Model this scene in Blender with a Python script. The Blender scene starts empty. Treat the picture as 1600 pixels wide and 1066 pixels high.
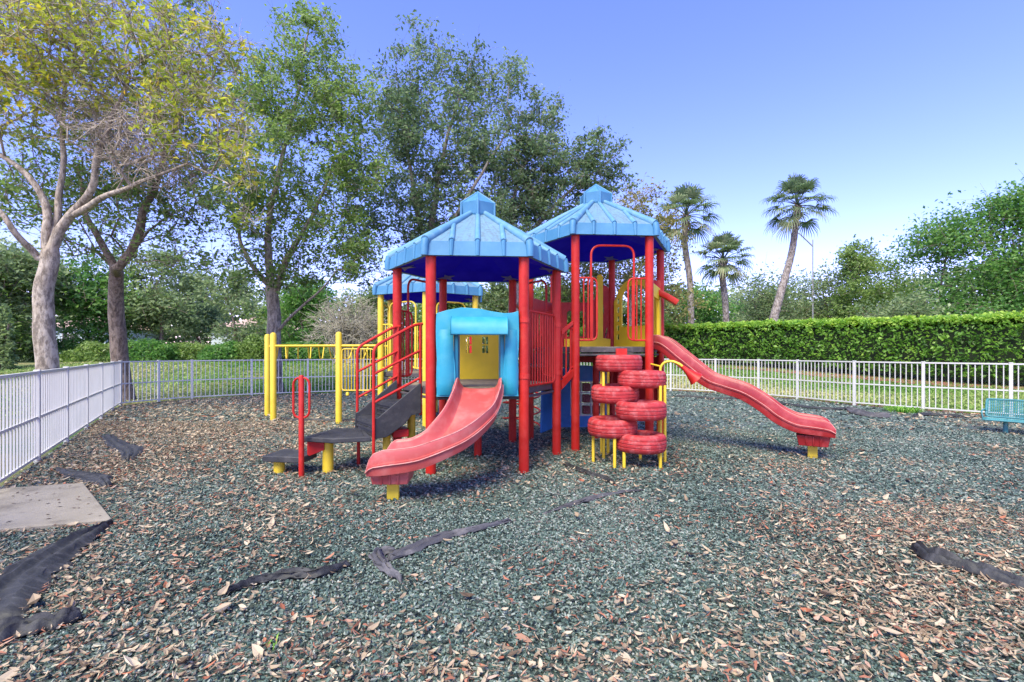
import bpy, math, random
import numpy as np
from mathutils import Vector, noise
R_ = math.radians
random.seed(7); RNG = np.random.default_rng(7)
SC = bpy.context.scene; COL = SC.collection
# ------------------------------------------------------------------ camera
CAMH, F, HY = 1.5, 740.0, 550.0
cam_d = bpy.data.cameras.new('camera'); cam = bpy.data.objects.new('camera', cam_d); COL.objects.link(cam)
cam_d.sensor_width = 36; cam_d.lens = 36*F/1600; cam_d.shift_y = (HY-533)/1600
cam_d.clip_start = 0.05; cam_d.clip_end = 3000
cam.location = (0, 0, CAMH); cam.rotation_euler = (R_(90), 0, 0); SC.camera = cam
# ------------------------------------------------------------------ sky, sun, exposure
SUN_EL, SUN_AZ = 52, 205      # azimuth clockwise from +Y (behind the camera, to the left)
w = bpy.data.worlds.new('World'); SC.world = w; w.use_nodes = True
nt = w.node_tree; bg = nt.nodes['Background']
sky = nt.nodes.new('ShaderNodeTexSky'); sky.sky_type = 'NISHITA'; sky.sun_disc = False
sky.sun_elevation = R_(SUN_EL); sky.sun_rotation = R_(SUN_AZ)
sky.air_density = 0.95; sky.dust_density = 0.05; sky.ozone_density = 4.5; sky.altitude = 0
tint = nt.nodes.new('ShaderNodeMix'); tint.data_type = 'RGBA'; tint.blend_type = 'MULTIPLY'; tint.inputs[0].default_value = 1
tint.inputs[7].default_value = (1.26, .825, 1.15, 1)      # the violet-leaning blue of a humid evening sky
hsn = nt.nodes.new('ShaderNodeHueSaturation'); hsn.inputs['Saturation'].default_value = 1.13
nt.links.new(sky.outputs[0], hsn.inputs['Color']); nt.links.new(hsn.outputs[0], tint.inputs[6]); nt.links.new(tint.outputs[2], bg.inputs[0]); bg.inputs[1].default_value = 0.138
sl = bpy.data.lights.new('sun', 'SUN'); so = bpy.data.objects.new('sun', sl); COL.objects.link(so)
sl.energy = 2.75; sl.angle = R_(36); sl.color = (1.0, 0.93, 0.66)
az, el = R_(SUN_AZ), R_(SUN_EL)
sd = Vector((math.sin(az)*math.cos(el), math.cos(az)*math.cos(el), math.sin(el)))
so.rotation_euler = sd.to_track_quat('Z', 'Y').to_euler(); so.location = (-6, -8, 20)
SC.view_settings.view_transform = 'Standard'; SC.view_settings.look = 'None'
SC.view_settings.exposure = 1.52; SC.view_settings.gamma = 1
SC.render.resolution_x = 1024; SC.render.resolution_y = 682

# ------------------------------------------------------------------ helpers
def P(px, py, Y): return Vector(((px-800)/F*Y, Y, CAMH-(py-HY)/F*Y))
def G(px, py):
    Y = CAMH*F/(py-HY); return Vector(((px-800)/F*Y, Y, 0))
def smooth(a, b, x):
    t = np.clip((x-a)/(b-a), 0, 1); return t*t*(3-2*t)
def terrain(x, y):
    return 0.85*smooth(18.5, 27, y)
WO = {}
class MB:
    def __init__(s): s.v = []; s.f = []
    def add(s, vs, fs):
        o = len(s.v); s.v += [tuple(v) for v in vs]; s.f += [tuple(i+o for i in f) for f in fs]; return s
    def box(s, c, size, rz=0, rx=0, ry=0):
        from mathutils import Euler
        m = Euler((rx, ry, rz)).to_matrix(); c = Vector(c); h = Vector(size)/2
        vs = [c + m@Vector((sx*h.x, sy*h.y, sz*h.z)) for sx in (-1,1) for sy in (-1,1) for sz in (-1,1)]
        return s.add(vs, [(0,1,3,2),(4,6,7,5),(0,4,5,1),(2,3,7,6),(0,2,6,4),(1,5,7,3)])
    def prism(s, poly, z0, z1):
        n = len(poly)
        vs = [(p[0], p[1], z0) for p in poly] + [(p[0], p[1], z1) for p in poly]
        fs = [tuple(range(n))[::-1], tuple(range(n, 2*n))] + [(i, (i+1)%n, (i+1)%n+n, i+n) for i in range(n)]
        return s.add(vs, fs)
    def slab(s, poly3, nrm, th):
        """polygon in space extruded along nrm"""
        n = len(poly3); nn = Vector(nrm)*th
        vs = [Vector(p) for p in poly3] + [Vector(p)+nn for p in poly3]
        fs = [tuple(range(n))[::-1], tuple(range(n, 2*n))] + [(i, (i+1)%n, (i+1)%n+n, i+n) for i in range(n)]
        return s.add(vs, fs)
    def tube(s, pts, r, n=10, closed=False, cap=True):
        pts = [Vector(p) for p in pts]; m = len(pts)
        rs = r if isinstance(r, (list, tuple)) else [r]*m
        tg = []
        for i in range(m):
            if closed: t = pts[(i+1)%m]-pts[i-1]
            else: t = pts[min(i+1, m-1)]-pts[max(i-1, 0)]
            tg.append(t.normalized() if t.length > 1e-9 else Vector((0,0,1)))
        up = Vector((0,0,1)) if abs(tg[0].z) < 0.9 else Vector((1,0,0))
        nrm = (up - tg[0]*up.dot(tg[0])).normalized(); rings = []
        vs = []
        for i in range(m):
            nrm = nrm - tg[i]*nrm.dot(tg[i])
            nrm = nrm.normalized() if nrm.length > 1e-6 else tg[i].orthogonal().normalized()
            bn = tg[i].cross(nrm)
            for k in range(n):
                a = 2*math.pi*k/n
                vs.append(pts[i] + (nrm*math.cos(a)+bn*math.sin(a))*rs[i])
        fs = []
        for i in range(m if closed else m-1):
            j = (i+1)%m
            for k in range(n):
                k2 = (k+1)%n; fs.append((i*n+k, i*n+k2, j*n+k2, j*n+k))
        if not closed and cap:
            fs.append(tuple(range(n))[::-1]); fs.append(tuple((m-1)*n+k for k in range(n)))
        return s.add(vs, fs)
    def sweep(s, pts, sec, ups=None):
        """closed cross-section sec[(u,v)] along a mostly horizontal path; u = to the right of travel, v = up"""
        pts = [Vector(p) for p in pts]; m = len(pts); n = len(sec); vs = []
        for i in range(m):
            t = (pts[min(i+1, m-1)]-pts[max(i-1, 0)]).normalized()
            rt = t.cross(Vector((0,0,1))).normalized(); up = rt.cross(t).normalized()
            sc = sec[i] if isinstance(sec[0], list) else sec
            for u, v in sc: vs.append(pts[i]+rt*u+up*v)
        if isinstance(sec[0], list): n = len(sec[0])
        fs = [(i*n+k, i*n+(k+1)%n, (i+1)*n+(k+1)%n, (i+1)*n+k) for i in range(m-1) for k in range(n)]
        fs.append(tuple(range(n))[::-1]); fs.append(tuple((m-1)*n+k for k in range(n)))
        return s.add(vs, fs)
    def build(s, name, mat, parent=None, smooth_a=40, bevel=0, origin=None):
        return mesh_obj(name, np.array(s.v, float), s.f, mat, parent, smooth_a, bevel, origin)
def mesh_obj(name, v, f, mat, parent=None, smooth_a=40, bevel=0, origin=None):
    me = bpy.data.meshes.new(name)
    lo, hi = v.min(0), v.max(0)
    o0 = np.array(origin) if origin is not None else np.array([(lo[0]+hi[0])/2, (lo[1]+hi[1])/2, lo[2]])
    me.from_pydata((v-o0).tolist(), [], f); me.update()
    if smooth_a:
        me.shade_smooth(); me.set_sharp_from_angle(angle=R_(smooth_a))
    me.materials.append(mat)
    o = bpy.data.objects.new(name, me); COL.objects.link(o)
    place(o, o0, parent)
    if bevel:
        b = o.modifiers.new('bevel', 'BEVEL'); b.width = bevel; b.segments = 2; b.limit_method = 'ANGLE'; b.angle_limit = R_(35)
    return o
def place(o, w0, parent=None):
    w0 = Vector(w0); WO[o.name] = w0
    if parent is not None:
        o.parent = parent; o.location = w0-WO[parent.name]
    else: o.location = w0
def dup(o, w0, parent):
    c = o.copy(); COL.objects.link(c); place(c, w0, parent); return c
def thing(name, label, cat, loc=(0,0,0), group=None):
    o = bpy.data.objects.new(name, None); COL.objects.link(o); o.empty_display_size = .2
    place(o, loc); return tag(o, label, cat, group)
def tag(o, label, cat, group=None, kind=None):
    if label: o['label'] = label
    if cat: o['category'] = cat
    if group: o['group'] = group
    if kind: o['kind'] = kind
    return o
def fast_quads(name, V, nper, faces, attrs, mat, parent=None, origin=None, smooth_s=False):
    """V: (n*nper,3) vertices, faces: local quads per item; attrs {name:(n,)}"""
    n = len(V)//nper; fl = np.array(faces, np.int32); nf = len(fl)
    idx = (fl[None]+(np.arange(n)*nper)[:, None, None]).astype(np.int32).reshape(-1)
    me = bpy.data.meshes.new(name)
    o0 = np.array(origin) if origin is not None else np.array([V[:,0].mean(), V[:,1].mean(), V[:,2].min()])
    me.vertices.add(len(V)); me.vertices.foreach_set('co', (V-o0).astype(np.float32).ravel())
    me.loops.add(len(idx)); me.loops.foreach_set('vertex_index', idx)
    me.polygons.add(n*nf)
    me.polygons.foreach_set('loop_start', np.arange(n*nf, dtype=np.int32)*4)
    me.update(calc_edges=True)
    for k, a in attrs.items():
        at = me.attributes.new(k, 'FLOAT', 'FACE'); at.data.foreach_set('value', np.repeat(a, nf).astype(np.float32))
    me.materials.append(mat)
    if smooth_s: me.shade_smooth()
    else: me.shade_flat()
    o = bpy.data.objects.new(name, me); COL.objects.link(o); place(o, o0, parent); return o
def bez(pts, n=8):
    """Catmull-Rom through pts"""
    pts = [Vector(p) for p in pts]; out = []
    q = [2*pts[0]-pts[1]]+pts+[2*pts[-1]-pts[-2]]
    for i in range(1, len(q)-2):
        p0, p1, p2, p3 = q[i-1], q[i], q[i+1], q[i+2]
        for k in range(n):
            t = k/n
            out.append(.5*((2*p1)+(p2-p0)*t+(2*p0-5*p1+4*p2-p3)*t*t+(3*p1-p0-3*p2+p3)*t**3))
    out.append(pts[-1]); return out
def rounded(poly, r, n=5, closed=True):
    """round the corners of a polyline in space"""
    poly = [Vector(p) for p in poly]; m = len(poly); out = []
    for i in range(m):
        if not closed and i in (0, m-1): out.append(poly[i]); continue
        p, a, b = poly[i], poly[i-1], poly[(i+1)%m]
        da, db = (a-p), (b-p); ra = min(r, da.length*.49); rb = min(r, db.length*.49)
        p0, p1 = p+da.normalized()*ra, p+db.normalized()*rb
        for k in range(n+1):
            t = k/n; out.append(p0*(1-t)**2+p*2*t*(1-t)+p1*t*t)
    return out

# ------------------------------------------------------------------ materials
def newmat(name):
    m = bpy.data.materials.new(name); m.use_nodes = True; t = m.node_tree
    return m, t, t.nodes['Principled BSDF']
def N(t, typ, **kw):
    n = t.nodes.new(typ)
    for k, v in kw.items(): setattr(n, k, v)
    return n
def ramp(t, stops, interp='LINEAR'):
    r = t.nodes.new('ShaderNodeValToRGB'); r.color_ramp.interpolation = interp
    e = r.color_ramp.elements
    while len(e) < len(stops): e.new(0.5)
    for i, (p, c) in enumerate(stops): e[i].position = p; e[i].color = (*c, 1)
    return r
def noise_tex(t, scale, detail=4, rough=.55, coord='Object', vec=None, sc3=None):
    n = N(t, 'ShaderNodeTexNoise'); n.inputs['Scale'].default_value = scale; n.inputs['Detail'].default_value = detail
    n.inputs['Roughness'].default_value = rough
    if vec is None:
        vec = N(t, 'ShaderNodeTexCoord').outputs[coord]
    if sc3:
        mp = N(t, 'ShaderNodeMapping'); mp.inputs['Scale'].default_value = sc3
        t.links.new(vec, mp.inputs[0]); vec = mp.outputs[0]
    t.links.new(vec, n.inputs['Vector']); return n
def paint(name, col, rough=.4, var=.25, dirt=(.5,.45,.4), dirt_amt=.15, scale=9, bump=.02, streak=None, spec=.5, coat=0):
    m, t, b = newmat(name); L = t.links.new
    n1 = noise_tex(t, scale, 6, .6, sc3=streak); n2 = noise_tex(t, scale*.35, 3)
    dark = tuple(c*(1-var) for c in col); light = tuple(min(1, c*(1+var*.6)+.01) for c in col)
    r = ramp(t, [(.3, dark), (.7, light)]); L(n2.outputs[0], r.inputs[0])
    mx = N(t, 'ShaderNodeMix', data_type='RGBA'); mx.inputs[7].default_value = (*dirt, 1)
    r2 = ramp(t, [(.48, (0,0,0)), (.75, (dirt_amt*2,)*3)]); L(n1.outputs[0], r2.inputs[0])
    L(r2.outputs[0], mx.inputs[0]); L(r.outputs[0], mx.inputs[6]); L(mx.outputs[2], b.inputs['Base Color'])
    rr = N(t, 'ShaderNodeMapRange'); rr.inputs[3].default_value = rough*.8; rr.inputs[4].default_value = min(1, rough*1.4)
    L(n1.outputs[0], rr.inputs[0]); L(rr.outputs[0], b.inputs['Roughness'])
    b.inputs['Specular IOR Level'].default_value = spec
    if bump:
        n3 = noise_tex(t, scale*7, 3); bp = N(t, 'ShaderNodeBump'); bp.inputs['Strength'].default_value = bump*6
        bp.inputs['Distance'].default_value = .004; L(n3.outputs[0], bp.inputs['Height']); L(bp.outputs[0], b.inputs['Normal'])
    return m
def leafmat(name, stops, rough=.5, trans=.35, attr='rnd'):
    m, t, b = newmat(name); L = t.links.new
    a = N(t, 'ShaderNodeAttribute', attribute_name=attr); r = ramp(t, stops); L(a.outputs['Fac'], r.inputs[0])
    L(r.outputs[0], b.inputs['Base Color']); b.inputs['Roughness'].default_value = rough
    b.inputs['Specular IOR Level'].default_value = .35
    if trans:
        tr = N(t, 'ShaderNodeBsdfTranslucent'); ms = N(t, 'ShaderNodeMixShader'); ms.inputs[0].default_value = trans
        hs = N(t, 'ShaderNodeHueSaturation'); hs.inputs['Value'].default_value = 1.5; hs.inputs['Saturation'].default_value = 1.1
        L(r.outputs[0], hs.inputs['Color']); L(hs.outputs[0], tr.inputs[0])
        out = t.nodes['Material Output']; L(b.outputs[0], ms.inputs[1]); L(tr.outputs[0], ms.inputs[2]); L(ms.outputs[0], out.inputs[0])
    return m
def barkmat(name, c0, c1, scale=6):
    m, t, b = newmat(name); L = t.links.new
    n = noise_tex(t, scale*1.7, 8, .72, sc3=(1, 1, .4)); n2 = noise_tex(t, scale*.4, 3)
    r = ramp(t, [(.42, c0), (.56, c1)]); L(n.outputs[0], r.inputs[0])
    mx = N(t, 'ShaderNodeMix', data_type='RGBA'); mx.blend_type = 'MULTIPLY'; mx.inputs[0].default_value = .6
    r2 = ramp(t, [(.35, (.55,.5,.45)), (.6, (1,1,1))]); L(n2.outputs[0], r2.inputs[0])
    L(r.outputs[0], mx.inputs[6]); L(r2.outputs[0], mx.inputs[7]); L(mx.outputs[2], b.inputs['Base Color'])
    b.inputs['Roughness'].default_value = .9
    bp = N(t, 'ShaderNodeBump'); bp.inputs['Strength'].default_value = .8; bp.inputs['Distance'].default_value = .06
    L(n.outputs[0], bp.inputs['Height']); L(bp.outputs[0], b.inputs['Normal']); return m
M = {}
M['red'] = paint('red_paint', (.44,.012,.007), .42, .2, (.55,.10,.07), .14, spec=.3)
M['red_dark'] = paint('red_plastic', (.42,.010,.010), .45, .2, (.5,.09,.07), .08, spec=.3)
M['slide_pink'] = paint('faded_red_plastic', (.42,.066,.060), .38, .15, (.52,.20,.18), .3, 5)
M['worn'] = paint('bleached_plastic', (.56,.24,.21), .6, .2, (.42,.08,.07), .5, 14)
M['slide_red'] = paint('red_slide_plastic', (.28,.010,.012), .36, .2, (.75,.25,.25), .12, 5)
M['tyre'] = paint('red_painted_rubber', (.38,.018,.022), .6, .25, (.52,.20,.20), .3, 14, .08)
M['yellow'] = paint('yellow_paint', (.70,.50,.03), .4, .12, (.5,.4,.1), .08)
M['yellow_panel'] = paint('yellow_plastic', (.78,.54,.003), .5, .08, (.5,.38,.05), .08)
M['hood'] = paint('blue_plastic', (.012,.27,.40), .5, .2, (.10,.38,.46), .25, 5)
M['blue_panel'] = paint('blue_play_plastic', (.015,.16,.50), .45, .2, (.2,.4,.6), .1)
M['fascia'] = paint('roof_blue_edge', (.05,.20,.37), .5, .12, (.15,.33,.46), .15, 6)
M['roof'] = paint('roof_blue_weathered', (.155,.31,.43), .7, .22, (.26,.28,.31), .8, 9, .03, streak=(4,4,.8))
def roofmat():
    m, t, b = newmat('roof_slope_streaked'); L = t.links.new
    tc = N(t, 'ShaderNodeTexCoord'); sp = N(t, 'ShaderNodeSeparateXYZ'); L(tc.outputs['Object'], sp.inputs[0])
    at = N(t, 'ShaderNodeMath', operation='ARCTAN2'); L(sp.outputs[1], at.inputs[0]); L(sp.outputs[0], at.inputs[1])
    cb = N(t, 'ShaderNodeCombineXYZ'); L(at.outputs[0], cb.inputs[0]); L(sp.outputs[2], cb.inputs[1])
    n1 = noise_tex(t, 1, 6, .7, vec=cb.outputs[0], sc3=(26, 3.0, 1)); n2 = noise_tex(t, 2.2, 5, .6); n3 = noise_tex(t, 22, 4, .7)
    r1 = ramp(t, [(.2, (.09,.20,.30)), (.75, (.15,.265,.36))]); L(n2.outputs[0], r1.inputs[0])
    ml = N(t, 'ShaderNodeMath', operation='MULTIPLY'); L(n1.outputs[0], ml.inputs[0]); L(n3.outputs[0], ml.inputs[1])
    r2 = ramp(t, [(.22, (0,0,0)), (.32, (.8,.8,.8))]); L(ml.outputs[0], r2.inputs[0])
    mx = N(t, 'ShaderNodeMix', data_type='RGBA'); mx.inputs[7].default_value = (.10,.155,.20,1)
    L(r2.outputs[0], mx.inputs[0]); L(r1.outputs[0], mx.inputs[6]); L(mx.outputs[2], b.inputs['Base Color']); b.inputs['Roughness'].default_value = .8
    return m
M['roof'] = roofmat()
M['roof_rib'] = paint('roof_rib_blue', (.085,.235,.38), .6, .2, (.2,.34,.42), .3, 8)
M['ceiling'] = paint('roof_underside_blue', (.010,.003,.95), .9, .12, (.02,.02,.9), .05, spec=.08)
M['star'] = paint('star_blue', (.10,.12,.48), .5, .1, (.2,.2,.5), .1)
M['deck'] = paint('deck_coating', (.055,.048,.052), .6, .3, (.16,.13,.12), .35, 12, .08)
M['deck_tan'] = paint('deck_top_dusty', (.20,.16,.11), .8, .25, (.34,.27,.19), .5, 10, .08)
M['step'] = paint('step_coating', (.026,.027,.033), .6, .25, (.09,.085,.085), .25, 12, .1)
M['white'] = paint('white_powdercoat', (.56,.555,.53), .4, .08, (.55,.5,.47), .12, 4)
M['greyframe'] = paint('pale_panel_frame', (.6,.55,.58), .5, .1)
M['maroon'] = paint('maroon_blocks', (.16,.006,.02), .45, .3, (.45,.2,.2), .25, 30)
M['bench'] = paint('teal_coating', (.04,.20,.22), .42, .2, (.2,.36,.38), .2, 12)
M['fabric'] = paint('black_weed_fabric', (.018,.019,.021), .6, .4, (.07,.07,.075), .45, 7, .15, streak=(1,4,1))
M['fabric_grey'] = paint('dusty_weed_fabric', (.07,.068,.078), .8, .4, (.16,.15,.155), .5, 9, .15)
M['concrete'] = paint('concrete', (.29,.255,.20), .9, .2, (.14,.12,.095), .55, 4, .12)
M['galv'] = paint('galvanised', (.22,.23,.24), .5, .1)
M['black'] = paint('black_rubber', (.02,.02,.022), .8, .3)
M['bark_pale'] = barkmat('pale_bark', (.20,.165,.135), (.50,.43,.36), 7)
M['bark_dark'] = barkmat('brown_bark', (.11,.08,.065), (.30,.235,.19), 8)
M['bark_grey'] = barkmat('grey_bark', (.14,.12,.10), (.36,.32,.275), 7)
M['palm_bark'] = barkmat('palm_bark', (.12,.10,.09), (.36,.32,.30), 9)
M['dead_twig'] = barkmat('dry_twigs', (.20,.19,.15), (.44,.42,.35), 9)

# ------------------------------------------------------------------ ground
def ground_material():
    m, t, b = newmat('grass_lawn'); L = t.links.new
    n = noise_tex(t, 90, 4, .7); n2 = noise_tex(t, .35, 4, .6); n3 = noise_tex(t, 4, 4, .7)
    r = ramp(t, [(.25, (.015,.05,.008)), (.5, (.05,.13,.02)), (.75, (.14,.24,.05))]); L(n.outputs[0], r.inputs[0])
    r2 = ramp(t, [(.42, (0,0,0)), (.62, (.85,.85,.85))]); L(n2.outputs[0], r2.inputs[0])
    mx = N(t, 'ShaderNodeMix', data_type='RGBA'); L(r2.outputs[0], mx.inputs[0]); L(r.outputs[0], mx.inputs[6])
    r3 = ramp(t, [(.3, (.12,.13,.035)), (.7, (.36,.30,.13))]); L(n3.outputs[0], r3.inputs[0]); L(r3.outputs[0], mx.inputs[7])
    L(mx.outputs[2], b.inputs['Base Color']); b.inputs['Roughness'].default_value = .95
    bp = N(t, 'ShaderNodeBump'); bp.inputs['Distance'].default_value = .03; L(n.outputs[0], bp.inputs['Height']); L(bp.outputs[0], b.inputs['Normal'])
    return m
M['lawn'] = ground_material()
xs = np.concatenate([np.linspace(-600, -60, 10), np.linspace(-50, 50, 60), np.linspace(60, 600, 10)])
ys = np.concatenate([np.linspace(-40, 10, 8), np.linspace(12, 40, 50), np.linspace(45, 1200, 16)])
gx, gy = np.meshgrid(xs, ys); V = np.stack([gx.ravel(), gy.ravel(), terrain(gx, gy).ravel()], 1)
nx = len(xs); fs = [(j*nx+i, j*nx+i+1, (j+1)*nx+i+1, (j+1)*nx+i) for j in range(len(ys)-1) for i in range(nx-1)]
tag(mesh_obj('lawn', V, fs, M['lawn'], smooth_a=60), None, None, kind='structure')

# fence line in plan
FL = [(-5.58-.663*t, 5.16+t) for t in (-3.0, -1.6, -.2, 1.2, 2.6, 4.0, 5.4, 6.8)] + [(-10.8, 13.06)]
FB = [(-10.48,14.05), (-10.0,14.8), (-8.72,15.86), (-6.4+1.1-1.9,16.7), (-5.5,17.5), (-3.6,18.1), (-1.6,18.5), (.4,18.8), (2.4,18.9), (4.4,18.75)]
FR = [(6.1,18.2), (7.35,17.1), (8.3,15.95), (8.92,14.8), (9.52,13.17), (10.37,11.94), (11.36,10.78), (12.4,9.4), (13.3,7.9)]
FENCE = FL+FB+FR
def mulch_material():
    m, t, b = newmat('rubber_mulch'); L = t.links.new
    tc = N(t, 'ShaderNodeTexCoord').outputs['Object']
    v = N(t, 'ShaderNodeTexVoronoi'); v.inputs['Scale'].default_value = 55; v.inputs['Randomness'].default_value = 1
    nn = noise_tex(t, 30, 3, .6, vec=tc); mxv = N(t, 'ShaderNodeMix', data_type='RGBA'); mxv.inputs[0].default_value = .04
    L(tc, mxv.inputs[6]); L(nn.outputs['Color'], mxv.inputs[7]); L(mxv.outputs[2], v.inputs['Vector'])
    sep = N(t, 'ShaderNodeSeparateColor'); L(v.outputs['Color'], sep.inputs[0])
    r = ramp(t, [(0, (.012,.02,.018)), (.35, (.045,.07,.06)), (.7, (.11,.16,.135)), (.93, (.2,.25,.22)), (1, (.3,.26,.21))]); L(sep.outputs[0], r.inputs[0])
    big = noise_tex(t, .5, 4, .6, vec=tc)
    r2 = ramp(t, [(.3, (.75,.8,.8)), (.7, (1.0,.95,.9))]); L(big.outputs[0], r2.inputs[0])
    mx = N(t, 'ShaderNodeMix', data_type='RGBA'); mx.blend_type = 'MULTIPLY'; mx.inputs[0].default_value = 1
    L(r.outputs[0], mx.inputs[6]); L(r2.outputs[0], mx.inputs[7]); L(mx.outputs[2], b.inputs['Base Color'])
    b.inputs['Roughness'].default_value = .75
    bp = N(t, 'ShaderNodeBump'); bp.inputs['Distance'].default_value = .012; bp.inputs['Strength'].default_value = .8; bp.invert = True
    L(v.outputs['Distance'], bp.inputs['Height']); L(bp.outputs[0], b.inputs['Normal']); return m
M['mulch'] = mulch_material()
M['redmulch'] = paint('red_bark_mulch', (.22,.075,.05), .9, .5, (.4,.2,.15), .5, 40, .4)
yard = [(p[0], p[1]) for p in FENCE]+[(13.5,-3), (-3.5,-3)]
mb = MB(); mb.add([(x, y, .012) for x, y in yard], [tuple(range(len(yard)))[::-1]])
yard_o = tag(mb.build('play_area_ground', M['mulch'], smooth_a=0), None, None, kind='structure')
# red bark bed outside the right fence and along the hedge foot
def strip(pts, w0, w1, z):
    mb = MB(); vs = []
    for i, p in enumerate(pts):
        a = Vector((*pts[max(i-1,0)], 0)); c = Vector((*pts[min(i+1,len(pts)-1)], 0)); t = (c-a).normalized(); n = Vector((-t.y, t.x, 0))
        for w_ in (w0, w1):
            q = Vector((*p, 0))+n*w_*(1+.15*math.sin(i*2.3)); vs.append((q.x, q.y, float(terrain(q.x, q.y))+z))
    return mb.add(vs, [(2*i, 2*i+2, 2*i+3, 2*i+1) for i in range(len(pts)-1)])
tag(strip(FR, -.02, .55, .02).build('bark_bed', M['redmulch'], smooth_a=0), None, None, kind='structure')

# scatter helpers
def leaf_mask(x, y):
    """how much dry leaf litter lies at x, y"""
    px = 800+x/y*F; py = HY+CAMH*F/y
    def g(cx, cy, sx, sy): return np.exp(-((px-cx)/sx)**2-((py-cy)/sy)**2)
    d = .02+1.25*g(270, 650, 210, 50)+.8*g(180, 745, 160, 45)+.55*g(430, 640, 90, 20)+.5*g(90, 960, 240, 110)+.85*g(1470, 965, 240, 120)+.38*g(1400, 830, 200, 45)
    d += .45*g(300, 1060, 260, 60)+.45*g(900, 1050, 420, 45)+.18*g(650, 690, 320, 40)+.3*g(1200, 735, 120, 18)+.2*g(900, 740, 160, 25)+.5*g(1560, 650, 130, 14)+.35*g(450, 790, 90, 60)
    return d
def patch(x, y, s, seed=0):
    return np.array([noise.noise((a*s, b*s, seed)) for a, b in zip(x, y)])
FABRICS = [
  ('a', 'wide black weed fabric sheet running from the concrete pad corner', [(176,822), (130,845), (75,880), (20,925), (-40,985)], [.03,.22,.36,.38,.42], dict(seed=1, rum=.035)),
  ('b', 'crumpled purple black fabric strip in the bottom left corner', [(130,973), (85,985), (30,995), (-30,1015)], [.02,.12,.16,.2], dict(seed=5, rum=.05, lift=.05)),
  ('c', 'thin torn fabric strip at the front, left of the forked grey piece', [(350,938), (400,918), (455,907), (500,905), (548,888)], [.01,.05,.07,.08,.02], dict(seed=2, rum=.035)),
  ('d', 'long grey fabric band that narrows away from the bent torn end', [(605,880), (640,866), (690,845), (745,832), (802,818)], [.06,.12,.12,.08,.01], dict(seed=3, mat='fabric_grey', rum=.02)),
  ('e', 'bent dusty fabric tail hooking toward the camera in front of the slide', [(620,868), (590,872), (600,893), (628,916)], [.05,.11,.08,.01], dict(seed=8, mat='fabric_grey', rum=.03)),
  ('f', 'faint grey fabric streak between the tyres and the front slide', [(850,806), (900,790), (950,776), (1010,768)], [.02,.10,.09,.02], dict(seed=9, mat='fabric_grey', rum=.01, lift=0)),
  ('g', 'narrow black fabric edge in front of the tyre climber', [(880,728), (910,740), (945,752), (960,760)], [.02,.08,.07,.02], dict(seed=4)),
  ('h', 'black fabric scrap on the leaves, farther one near the left fence', [(165,683), (185,698), (205,707), (200,722)], [.15,.3,.38,.12], dict(seed=6)),
  ('i', 'black fabric flap just beyond the concrete pad', [(88,738), (120,746), (150,752), (168,764)], [.04,.24,.26,.1], dict(seed=7)),
  ('j', 'long dark fabric roll at the right edge of the foreground', [(1424,864), (1455,882), (1500,893), (1550,908), (1620,932)], [.02,.1,.13,.14,.15], dict(seed=11, rum=.06, lift=.05)),
  ('k', 'grey rumpled fabric lump by the right fence', [(1322,640), (1345,648), (1370,653), (1392,654)], [.1,.42,.35,.1], dict(seed=12, mat='fabric_grey', rum=.06, lift=.07)),
  ('l', 'dark fabric scrap by the right fence nearer the bench', [(1425,653), (1450,650), (1480,652), (1505,655)], [.05,.25,.15,.05], dict(seed=13, rum=.05)),
  ('m', 'thin dark fabric edge along the fence behind the red slide', [(1050,620), (1120,624), (1180,625), (1230,634), (1290,641), (1325,641)], [.1,.16,.1,.14,.2,.1], dict(seed=14)),
  ('n', 'black fabric edge on the ground between the yellow posts', [(436,656), (470,660), (500,659), (556,660)], [.08,.2,.14,.1], dict(seed=15)),
]
def off_fabric(x, y):
    """most loose bits have slid off the cloth strips"""
    near = np.zeros(len(x), bool)
    for nm, lab, ctr, wid, kw in FABRICS:
        pts = bez([G(*p) for p in ctr], 3); ws = np.interp(np.linspace(0,1,len(pts)), np.linspace(0,1,len(wid)), wid)
        for i in range(len(pts)-1):
            a, b = pts[i], pts[i+1]; dx, dy = b.x-a.x, b.y-a.y; t = np.clip(((x-a.x)*dx+(y-a.y)*dy)/(dx*dx+dy*dy), 0, 1)
            near |= np.hypot(x-a.x-t*dx, y-a.y-t*dy) < .43*(ws[i]+ws[i+1])/2
    return ~near | (RNG.random(len(x)) < .06)
def sample_ground(n, y0, y1, power=1.0):
    # stratified by area inside a widened view wedge
    u = RNG.random(n); y = np.sqrt(y0**2+(y1**2-y0**2)*u) if power == 1 else y0+(y1-y0)*u**power
    x = (RNG.random(n)*2-1)*(1.22*y+.6)
    poly = yard; ins = np.zeros(n, bool); j = len(poly)-1
    for i in range(len(poly)):
        xi, yi = poly[i]; xj, yj = poly[j]
        c = ((yi > y) != (yj > y)) & (x < (xj-xi)*(y-yi)/(yj-yi+1e-12)+xi); ins ^= c; j = i
    # keep off the concrete slab
    sl_ = [(-4.74,5.24), (-3.46,4.10), (-6.3,3.2), (-7.6,4.35)]; off = np.zeros(n, bool); j = 3
    for i in range(4):
        xi, yi = sl_[i]; xj, yj = sl_[j]; c = ((yi > y) != (yj > y)) & (x < (xj-xi)*(y-yi)/(yj-yi+1e-12)+xi); off ^= c; j = i
    off = ~off
    k = ins&off; x, y = x[k], y[k]; k = off_fabric(x, y)
    return x[k], y[k]
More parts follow.
